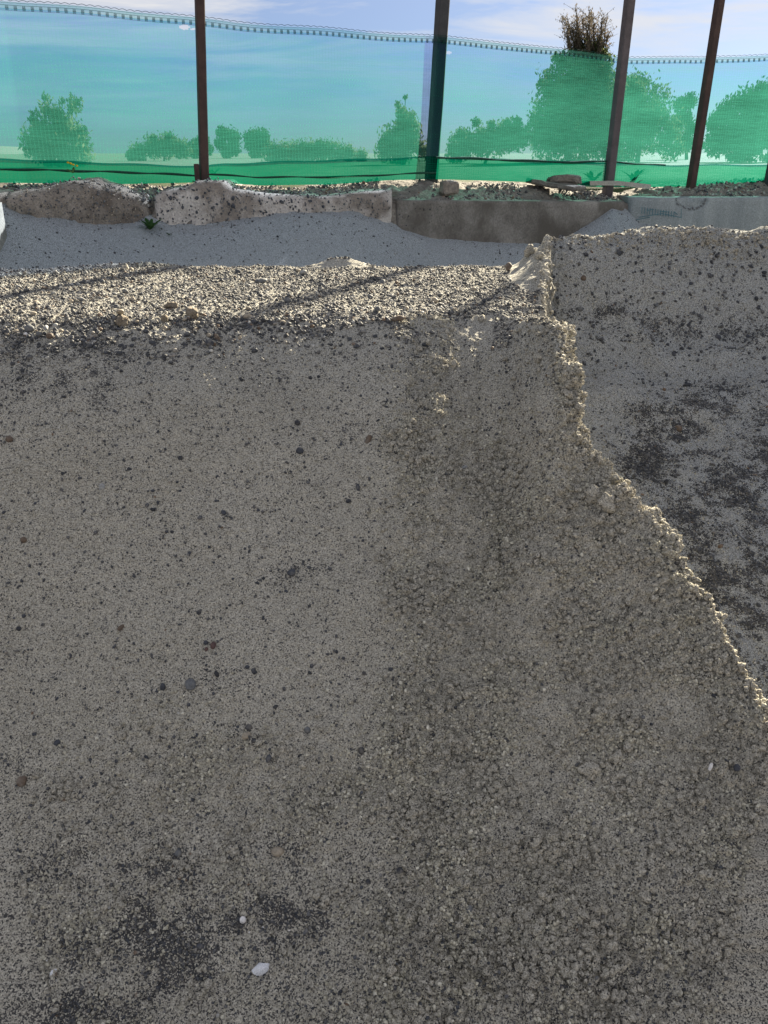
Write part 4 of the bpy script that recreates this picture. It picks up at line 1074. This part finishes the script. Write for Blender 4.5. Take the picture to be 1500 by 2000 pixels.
# the net itself
NXs = np.linspace(fence_hit(-330, 100)[0], fence_hit(1830, 100)[0], 760)
def netline(x): return fence_y(x)
fyv = netline(NXs); pxn = project(np.stack([NXs, fyv, np.full_like(NXs, 0.4)], -1))[0]
top_py = np.interp(pxn, [-330, 0, 100, 200, 300, 400, 470, 640, 850, 1000, 1050, 1220, 1350, 1500, 1800], [-28, -2, 5, 14, 24, 36, 44, 56, 71, 86, 92, 111, 113, 106, 100]) + 1.2 * np.sin(pxn / 37.0)
zt = -(top_py - 299) / F * fyv / cp
zt = np.array([at(a, b, c)[2] for a, b, c in zip(pxn, top_py, fyv)])
fold_py = np.interp(pxn, [-330, 0, 200, 390, 402, 430, 640, 840, 1000, 1190, 1300, 1500, 1800], [305, 310, 318, 325, 322, 319, 312, 306, 311, 317, 322, 321, 320]) + 1.0 * np.sin(pxn / 23.0)
bot_py = np.interp(pxn, [-330, 0, 200, 400, 500, 640, 760, 850, 1000, 1100, 1130, 1250, 1500], [352, 357, 360, 356, 362, 360, 352, 350, 354, 358, 364, 366, 362])
zb_ = np.array([at(a, b, c)[2] for a, b, c in zip(pxn, bot_py, fyv)]); zf_ = np.array([at(a, b, c)[2] for a, b, c in zip(pxn, fold_py, fyv)])
nv = 90
kv = np.linspace(0, 1, nv)[:, None]
wob = lambda X, Z: 0.012 * np.sin(X * 3.1 + Z * 2.0) + 0.006 * np.sin(X * 9.0 - Z * 5)
def net_sheet(za, zb, off, nv_, name, mat, parent, holes=None, thin=True, amp=1.0):
    k = np.linspace(0, 1, nv_)[:, None]
    Z = za[None, :] * (1 - k) + zb[None, :] * k
    X = np.repeat(NXs[None, :], nv_, 0)
    Y = fyv[None, :] + off + amp * wob(X, Z)
    P = np.stack([X, Y, Z + EYE], -1) - np.array(FO)
    keep = None
    if holes:
        A, B, _ = project(np.stack([X, Y, Z], -1))
        Ac = (A[:-1, :-1] + A[1:, 1:]) / 2; Bc = (B[:-1, :-1] + B[1:, 1:]) / 2
        keep = np.ones_like(Ac, bool)
        for (hx_, hy_, ra, rb) in holes:
            keep &= (((Ac - hx_) / ra) ** 2 + ((Bc - hy_) / rb) ** 2 + 0.25 * np.sin(Ac * 1.9 + Bc * 1.3)) > 1
    me = grid_mesh(name, P, keep=keep)
    seglen = np.concatenate([[0], np.cumsum(np.hypot(np.diff(NXs), np.diff(fyv)))])
    U = np.repeat(seglen[None, :], nv_, 0).reshape(-1); Vv = Z.reshape(-1)
    li = np.empty(len(me.loops), np.int32); me.loops.foreach_get('vertex_index', li)
    uvl = me.uv_layers.new(name='UVMap'); uvl.data.foreach_set('uv', np.stack([U[li], Vv[li]], -1).astype(np.float32).reshape(-1))
    th = (np.clip((k - 0.55) / 0.45, 0, 1) ** 1.3 * np.ones_like(X)) if thin else np.zeros_like(X)
    a = me.attributes.new('thin', 'FLOAT', 'POINT'); a.data.foreach_set('value', th.astype(np.float32).reshape(-1))
    return link(name, me, mat, parent)
zt_net = zt - 0.045
net = net_sheet(zf_ - 0.01, zt_net + 0.01, 0.0, 220, 'net', M_NET, fence, holes=[(360, 53, 10, 5), (377, 57, 4, 2.5), (877, 103, 5, 3.2)])
net['label'] = 'green knitted shade net'
fold = net_sheet(zb_, zf_, -0.012, 24, 'net_fold', M_NETD, fence, thin=False, amp=1.6)
fold['label'] = 'doubled dark green lower edge of the net'
# cords and creases along the bottom
def cord(pts, r, name, parent, mat, off=-0.03, n_=90):
    xs = np.linspace(pts[0][0], pts[-1][0], n_); ys_ = np.interp(xs, [p[0] for p in pts], [p[1] for p in pts]) + 0.7 * np.sin(xs / 19.0)
    V, Fc = [], []
    for k, (a_, b_) in enumerate(zip(xs, ys_)):
        p = fence_hit(a_, b_, off); c = Vector(p) + Vector((0, 0, EYE)) - FO
        rr = r * (0.6 + 0.6 * abs(math.sin(a_ / 31.0)))
        for q_ in range(5):
            th = q_ * 2 * math.pi / 5; V.append(c + Vector((0, math.cos(th) * r, math.sin(th) * rr)))
        if k:
            o_ = len(V) - 10
            for q_ in range(5): Fc.append((o_ + q_, o_ + (q_ + 1) % 5, o_ + 5 + (q_ + 1) % 5, o_ + 5 + q_))
    return link(name, mesh_from(name, V, Fc), mat, parent)
cord([(-60, 329), (0, 330), (120, 333), (260, 337), (392, 343)], 0.007, 'cord', fold, M_CORD)
cord([(404, 340), (500, 346), (600, 346), (720, 343), (852, 337)], 0.006, 'cord', fold, M_CORD)
cord([(852, 307), (950, 311), (1050, 315), (1120, 317), (1190, 315)], 0.009, 'cord', fold, M_CORD)
cord([(1196, 315), (1240, 320), (1300, 323)], 0.006, 'cord', fold, M_CORD)
# hem: a row of sewn loops along the top edge
def loop_mesh():
    V, Fc = [], []
    def tube(pts, r):
        for i in range(len(pts) - 1):
            a_, b_ = Vector(pts[i]), Vector(pts[i + 1]); d = (b_ - a_).normalized(); u = d.cross(Vector((0, 1, 0))).normalized(); w_ = Vector((0, 1, 0))
            o_ = len(V)
            for c in (a_, b_):
                for q_ in range(4):
                    th = q_ * math.pi / 2 + .78; V.append(c + u * math.cos(th) * r + w_ * math.sin(th) * r)
            for q_ in range(4): Fc.append((o_ + q_, o_ + (q_ + 1) % 4, o_ + 4 + (q_ + 1) % 4, o_ + 4 + q_))
    pitch = 0.046
    tube([(pitch * (k / 7 - .5), 0, 0.046 + 0.007 * math.sin(math.pi * k / 7)) for k in range(8)], 0.0016)
    tube([(pitch * (k / 5 - .5), 0, 0.036 + 0.003 * math.sin(math.pi * k / 5)) for k in range(6)], 0.0008)
    tube([(-pitch / 2, 0, 0.026), (pitch / 2, 0, 0.026)], 0.0011)
    for dx in (-.007, -.0025, .002, .0065): tube([(dx, 0, 0.0), (dx, 0, 0.024)], 0.0013)
    tube([(-.010, 0, .012), (.010, 0, .012)], 0.0010); tube([(-pitch / 2, 0, 0.0), (pitch / 2, 0, 0.0)], 0.0008)
    return mesh_from('hem_loop', V, Fc, False)
lm = loop_mesh(); lm.materials.append(M_HEM)
seglen = np.concatenate([[0], np.cumsum(np.hypot(np.diff(NXs), np.diff(fyv)))])
nl = int(seglen[-1] / 0.046)
for k in range(nl):
    d_ = (k + .5) * 0.046
    x_ = float(np.interp(d_, seglen, NXs))
    if not (-40 < float(np.interp(x_, NXs, pxn)) < 1540): continue
    y_ = float(np.interp(x_, NXs, fyv)); z_ = float(np.interp(x_, NXs, zt_net))
    x2 = float(np.interp(d_ + .046, seglen, NXs)); y2 = float(np.interp(x2, NXs, fyv)); z2 = float(np.interp(x2, NXs, zt_net))
    o = link('hem_loop', lm, None, net)
    o.location = (x_ - FO.x, y_ - FO.y + float(wob(np.array(x_), np.array(z_))) - 0.002, z_ + EYE - FO.z)
    o.rotation_euler = (0, -math.atan2(z2 - z_, math.hypot(x2 - x_, y2 - y_)), math.atan2(y2 - y_, x2 - x_))
# a light gauze strip behind the loops
def strip(): 
    s_ = net_sheet(zt_net + 0.005, zt - 0.002, 0.004, 5, 'hem_band', mat_net('hem_gauze', 0.80, (0.72, 0.86, 0.90), (0.04, 0.16, 0.14), cloth=(0.04, 0.15, 0.13)), fence, thin=False)
    s_['label'] = 'pale gauze hem band'
strip()

# ================================================================== PLANTS BY THE WALL
def rosette(loc, n_, r, lab, mat, name='weed', up=0.4, cat='weed'):
    e = empty(name, loc); tag(e, lab, cat)
    for k in range(n_):
        th = 6.28 * k / n_ + random.gauss(0, .2); L_ = r * random.uniform(.7, 1.15); V, Fc = [], []
        el = random.uniform(up * .4, up * 1.6)
        for i in range(6):
            f = i / 5; w_ = 0.13 * L_ * math.sin(math.pi * (0.12 + 0.86 * f)) * (1 + .3 * math.sin(i * 2.4))
            rad = L_ * f; z = L_ * (math.sin(el) * f * 1.3 - 0.55 * f * f)
            c = Vector((math.cos(th) * rad, math.sin(th) * rad, max(z, 0.002) + .004)); sd_ = Vector((-math.sin(th), math.cos(th), 0)) * w_
            V += [c - sd_, c + Vector((0, 0, -.15 * w_)), c + sd_]
        for i in range(5):
            Fc += [(3 * i, 3 * i + 1, 3 * i + 4, 3 * i + 3), (3 * i + 1, 3 * i + 2, 3 * i + 5, 3 * i + 4)]
        link('leaf', mesh_from('leaf', V, Fc), mat, e)
    return e
p, nn, dep = surf(295, 450)
rosette(p, 17, 0.085, 'green toothed weed rosette growing in the sand below the gap between blocks', M_WEED, up=0.9)
p, nn, dep = surf(330, 463)
rosette(p, 5, 0.025, 'tiny seedling in the sand right of the weed rosette', M_WEED, up=0.8)
p = fence_hit(142, 340, -.1) + np.array([0, 0, EYE])
e = rosette(p, 7, 0.05, 'small yellow flowered weed on the hump of the left block', M_WEED, up=1.0)
for k in range(5): link('flower', blob_mesh('flower', 3 + k, 1, .1, 1, (.008, .008, .006)), M_YELLOW, e, loc=(random.gauss(0, .02), random.gauss(0, .02), .045 + random.random() * .02))
for (a_, b_, r_, lab) in [(1158, 352, .11, 'low dark weed tuft behind the net left of the third post'), (1236, 350, .12, 'low dark weed tuft behind the net right of the third post'), (417, 338, .06, 'dark weed tuft beside the foot of the rusty post')]:
    p = fence_hit(a_, b_, 0.15) + np.array([0, 0, EYE - .02])
    rosette(p, 16, r_, lab, M_WEED, up=1.4)
# curved strip of old edging
V, Fc = [], []
for k in range(16):
    c = np.array(at(1135 + k * 9, 357 + (0 if k < 9 else (k - 8) * 1.0), 7.66)); c[2] += EYE
    for (a_, b_) in ((-.02, -.02), (.02, -.02), (.02, .015), (-.02, .015)): V.append(c + np.array([0, a_, b_]))
    if k:
        o_ = len(V) - 8
        for q_ in range(4): Fc.append((o_ + q_, o_ + (q_ + 1) % 4, o_ + 4 + (q_ + 1) % 4, o_ + 4 + q_))
Fc += [(0, 1, 2, 3), (len(V) - 1, len(V) - 2, len(V) - 3, len(V) - 4)]
tag(link('edging_strip', mesh_from('edging_strip', V, Fc, False), mat_noisy('weathered_edging', (0.35, 0.33, 0.29), (0.45, 0.43, 0.38), scale=9)), 'pale narrow edging strip lying on the wall at the foot of the third post', 'edging strip')

# ================================================================== TREES BEYOND THE FENCE
LEAFM = {'willow': mat_leaf('willow_leaf', (0.03, 0.05, 0.02), (0.24, 0.26, 0.12)), 'dark': mat_leaf('pine_leaf', (0.008, 0.018, 0.008), (0.07, 0.10, 0.04)), 'mid': mat_leaf('bush_leaf', (0.015, 0.03, 0.01), (0.19, 0.22, 0.10)),
         'dry': mat_leaf('dry_twig_leaf', (0.09, 0.08, 0.065), (0.20, 0.165, 0.13))}
def tube_into(V, Fc, pts, rads, ns=6):
    prev = None
    for i, (p_, r_) in enumerate(zip(pts, rads)):
        d = (Vector(pts[min(i + 1, len(pts) - 1)]) - Vector(pts[max(i - 1, 0)])).normalized()
        u = d.orthogonal().normalized(); w_ = d.cross(u); o_ = len(V)
        for q_ in range(ns):
            th = q_ * 2 * math.pi / ns; V.append(Vector(p_) + (u * math.cos(th) + w_ * math.sin(th)) * r_)
        if prev is not None:
            for q_ in range(ns): Fc.append((prev + q_, prev + (q_ + 1) % ns, o_ + (q_ + 1) % ns, o_ + q_))
        prev = o_
def tree(px, base_py, dist, outline, style, lab, nleaf=4200, leaf=0.11, twig=0.5, group='trees and bushes beyond the net fence', name='tree'):
    """outline: list of (px, py, radius px): leafy masses of the crown"""
    base = at(px, base_py, dist); base[2] = -0.30
    e = empty(name, (base[0], base[1], base[2] + EYE)); tag(e, lab, 'tree' if name != 'bush' else 'bush', group)
    B = np.array([base[0], base[1], base[2]])
    sc = dist * cp / F
    masses = []
    for (a_, b_, r_) in outline:
        c = at(a_, b_, dist + random.gauss(0, 0.5) * r_ * sc); masses.append((c - B, r_ * sc))
    # trunk and limbs
    V, Fc = [], []; top = max(m[0][2] for m in masses)
    tr = max(0.05, 0.022 * top + 0.03)
    trunk_top = Vector((np.mean([m[0][0] for m in masses]) * .6, 0, top * .62))
    tube_into(V, Fc, [Vector((0, 0, -.1)), trunk_top * .5 + Vector((random.gauss(0, .1), 0, 0)), trunk_top], [tr, tr * .75, tr * .4])
    for (c, r_) in masses:
        s_ = Vector((0, 0, 0)).lerp(trunk_top, random.uniform(.25, .9)); m_ = s_.lerp(Vector(c), .55) + Vector(rng.normal(0, r_ * .15, 3))
        tube_into(V, Fc, [s_, m_, Vector(c), Vector(c) + Vector((random.gauss(0, .3) * r_, random.gauss(0, .3) * r_, r_ * .8))], [tr * .4, tr * .25, tr * .12, tr * .04], 5)
    link('trunk', mesh_from('trunk', V, Fc), M_BARK, e)
    # crown
    vol = np.array([m[1] ** 2 for m in masses]); vol /= vol.sum()
    nleaf = int(nleaf * 1.9)
    which = rng.choice(len(masses), nleaf, p=vol)
    C = np.array([m[0] for m in masses])[which]; Rr = np.array([m[1] for m in masses])[which]
    dirs = rng.normal(0, 1, (nleaf, 3)); dirs /= np.linalg.norm(dirs, axis=1, keepdims=True)
    rad = rng.uniform(0, 1, nleaf) ** 0.45
    wobb = 1 + 0.30 * fbm(dirs * 1.7 + which[:, None] * 3.1, 1.6, 2)
    Pl = C + dirs * (rad * wobb * Rr)[:, None]
    # twigs sticking out
    out_ = rng.uniform(0, 1, nleaf) < twig * 0.20
    Pl[out_] += np.stack([rng.normal(0, .12, out_.sum()), rng.normal(0, .12, out_.sum()), rng.uniform(0, .55, out_.sum())], -1) * Rr[out_][:, None]
    keepl = fbm(Pl, 1.1 / max(0.3, np.mean(Rr)) * 1.6, 2, off=px * .1) > -0.58
    Pl = Pl[keepl]; Pl[:, 2] = np.maximum(Pl[:, 2], 0.05)
    n_ = len(Pl)
    sz = leaf * 0.62 * rng.uniform(.5, 1.5, (n_, 1))
    a_ = rng.normal(0, 1, (n_, 3)); a_[:, 2] = np.abs(a_[:, 2]) + .6; a_ /= np.linalg.norm(a_, axis=1, keepdims=True)
    b_ = np.cross(a_, rng.normal(0, 1, (n_, 3))); b_ /= np.linalg.norm(b_, axis=1, keepdims=True)
    a_ *= sz; b_ *= sz * .5
    Vq = np.stack([Pl - a_, Pl + b_ * .9, Pl + a_, Pl - b_ * .9], 1)
    me = grid_like(Vq); link('crown', me, LEAFM[style], e)
    return e
def grid_like(Vq):
    n_ = len(Vq); me = bpy.data.meshes.new('crown')
    me.vertices.add(n_ * 4); me.vertices.foreach_set('co', Vq.astype(np.float32).reshape(-1))
    me.loops.add(n_ * 4); me.loops.foreach_set('vertex_index', np.arange(n_ * 4, dtype=np.int32))
    me.polygons.add(n_); me.polygons.foreach_set('loop_start', np.arange(0, n_ * 4, 4, dtype=np.int32)); me.polygons.foreach_set('loop_total', np.full(n_, 4, dtype=np.int32))
    me.update(calc_edges=True); return me
def colu(x, y0, y1, r0, r1, n_): return [(x + random.gauss(0, r0 * .25), y0 + (y1 - y0) * k / (n_ - 1), r0 + (r1 - r0) * k / (n_ - 1)) for k in range(n_)]
tree(115, 318, 22, colu(110, 295, 205, 50, 18, 6) + colu(160, 300, 255, 28, 10, 4) + colu(75, 290, 230, 30, 14, 4) + [(90, 190, 8), (122, 198, 8), (140, 212, 9), (60, 285, 22)], 'willow', 'tall feathery bush standing alone at the left behind the net', 5200, .075, 1.4, name='bush')
tree(320, 312, 40, [(270, 300, 18), (300, 290, 20), (330, 285, 22), (355, 292, 18), (300, 272, 8), (330, 268, 7), (255, 305, 10)], 'mid', 'low rounded bush left of the rusty post', 2600, .11, 1.0, name='bush')
tree(392, 312, 55, [(382, 285, 13), (396, 275, 12), (405, 292, 12), (380, 300, 10)], 'dark', 'small dark tree peeping out behind the rusty post', 1700, .13, .5)
tree(444, 312, 60, [(436, 262, 14), (455, 268, 14), (430, 282, 12), (455, 290, 15), (442, 300, 12)], 'dark', 'dark clumpy pine just right of the rusty post', 2200, .14, .4)
tree(500, 312, 60, [(490, 272, 17), (510, 268, 17), (500, 285, 22), (522, 285, 12), (500, 300, 16)], 'dark', 'dark round topped pine, second from the rusty post', 2400, .14, .3)
tree(600, 314, 36, [(535, 304, 22), (560, 300, 20), (585, 300, 21), (608, 297, 20), (632, 297, 20), (655, 299, 18), (680, 303, 17), (705, 308, 14), (620, 281, 6), (655, 283, 5), (590, 283, 6)], 'willow', 'long low hedge of loose bushes in the middle distance', 7000, .075, 1.6, name='bush')
tree(785, 318, 26, colu(785, 292, 205, 36, 7, 7) + colu(815, 298, 245, 18, 8, 4) + colu(752, 300, 265, 16, 8, 3) + [(792, 190, 5)], 'willow', 'pointed feathery young tree left of the dark post', 4200, .075, 1.6)
tree(945, 318, 30, [(905, 285, 26), (940, 280, 26), (975, 275, 28), (1005, 270, 28), (900, 262, 9), (930, 240, 9), (960, 248, 9), (990, 245, 12), (890, 300, 22), (1010, 240, 10)], 'mid', 'broad spiky bush right of the dark post', 5200, .085, 1.5, name='bush')
tree(1110, 322, 32, [(1080, 270, 52), (1130, 260, 60), (1170, 260, 55), (1080, 210, 40), (1130, 190, 52), (1175, 190, 45), (1060, 250, 36), (1075, 160, 28), (1120, 150, 36), (1165, 145, 36), (1100, 120, 18), (1150, 112, 28), (1180, 120, 18), (1085, 112, 9), (1130, 92, 14), (1165, 90, 14)], 'mid', 'largest tree, broad crown right of centre topped by bare twigs', 16000, .10, .6)
tree(1245, 322, 34, [(1230, 190, 40), (1265, 210, 45), (1240, 250, 55), (1290, 260, 42), (1210, 200, 34), (1245, 165, 22), (1310, 285, 28), (1215, 285, 40)], 'mid', 'broad domed tree behind the third post', 9500, .10, .5)
tree(1340, 322, 48, [(1330, 205, 15), (1348, 198, 14), (1335, 230, 17), (1320, 245, 14), (1350, 250, 16), (1335, 280, 20)], 'dark', 'slender loose tree between the domed tree and the fourth post', 2600, .12, .5)
tree(1440, 322, 34, [(1400, 240, 20), (1425, 215, 24), (1460, 200, 26), (1495, 190, 30), (1440, 255, 38), (1490, 250, 45), (1400, 280, 26), (1450, 290, 34), (1515, 290, 35)], 'dark', 'big dark tree at the right edge behind the net', 8500, .11, .4)
# bare upper twigs of the big tree
big = [o for o in COL.objects if o.get('label', '').startswith('largest tree')][0]
V, Fc = [], []; LP = []
Bv = Vector(big.location) - Vector((0, 0, EYE))
for k in range(46):
    a0 = random.uniform(1105, 1185); top_y = 18 + 0.012 * (a0 - 1145) ** 2 + random.uniform(-8, 40); lean = (a0 - 1145) * .35 + random.gauss(0, 5)
    yd = 32 + random.gauss(0, .4)
    p_ = [Vector(at(a0 - lean * .4, 122, yd)) - Bv, Vector(at(a0 + random.gauss(0, 2), (122 + top_y) / 2, yd)) - Bv, Vector(at(a0 + lean * .6, top_y, yd)) - Bv]
    tube_into(V, Fc, p_, [.022, .014, .005], 4)
    for j in range(60):
        f = random.random() ** .8; c = p_[0].lerp(p_[1], f * 2) if f < .5 else p_[1].lerp(p_[2], f * 2 - 1)
        LP.append(np.array(c) + rng.normal(0, .055, 3))
    for j in range(9):
        f = random.uniform(.2, .95); c = p_[0].lerp(p_[1], f * 2) if f < .5 else p_[1].lerp(p_[2], f * 2 - 1)
        q_ = c + Vector((random.gauss(0, .16), random.gauss(0, .1), random.uniform(.08, .3))); tube_into(V, Fc, [c, q_], [.007, .003], 3)
        for i in range(5): LP.append(np.array(c.lerp(q_, random.random())) + rng.normal(0, .02, 3))
o = link('bare_twigs', mesh_from('bare_twigs', V, Fc), LEAFM['dry'], big); o['label'] = 'brown nearly leafless upper twigs'
LP = np.array(LP); n_ = len(LP); a_ = rng.normal(0, 1, (n_, 3)); a_[:, 2] = np.abs(a_[:, 2]) + 1; a_ /= np.linalg.norm(a_, axis=1, keepdims=True); b_ = np.cross(a_, rng.normal(0, 1, (n_, 3))); b_ /= np.linalg.norm(b_, axis=1, keepdims=True)
sz = rng.uniform(.02, .05, (n_, 1)); a_ *= sz; b_ *= sz * .4
link('dry_leaves', grid_like(np.stack([LP - a_, LP + b_, LP + a_, LP - b_], 1)), LEAFM['dry'], o)
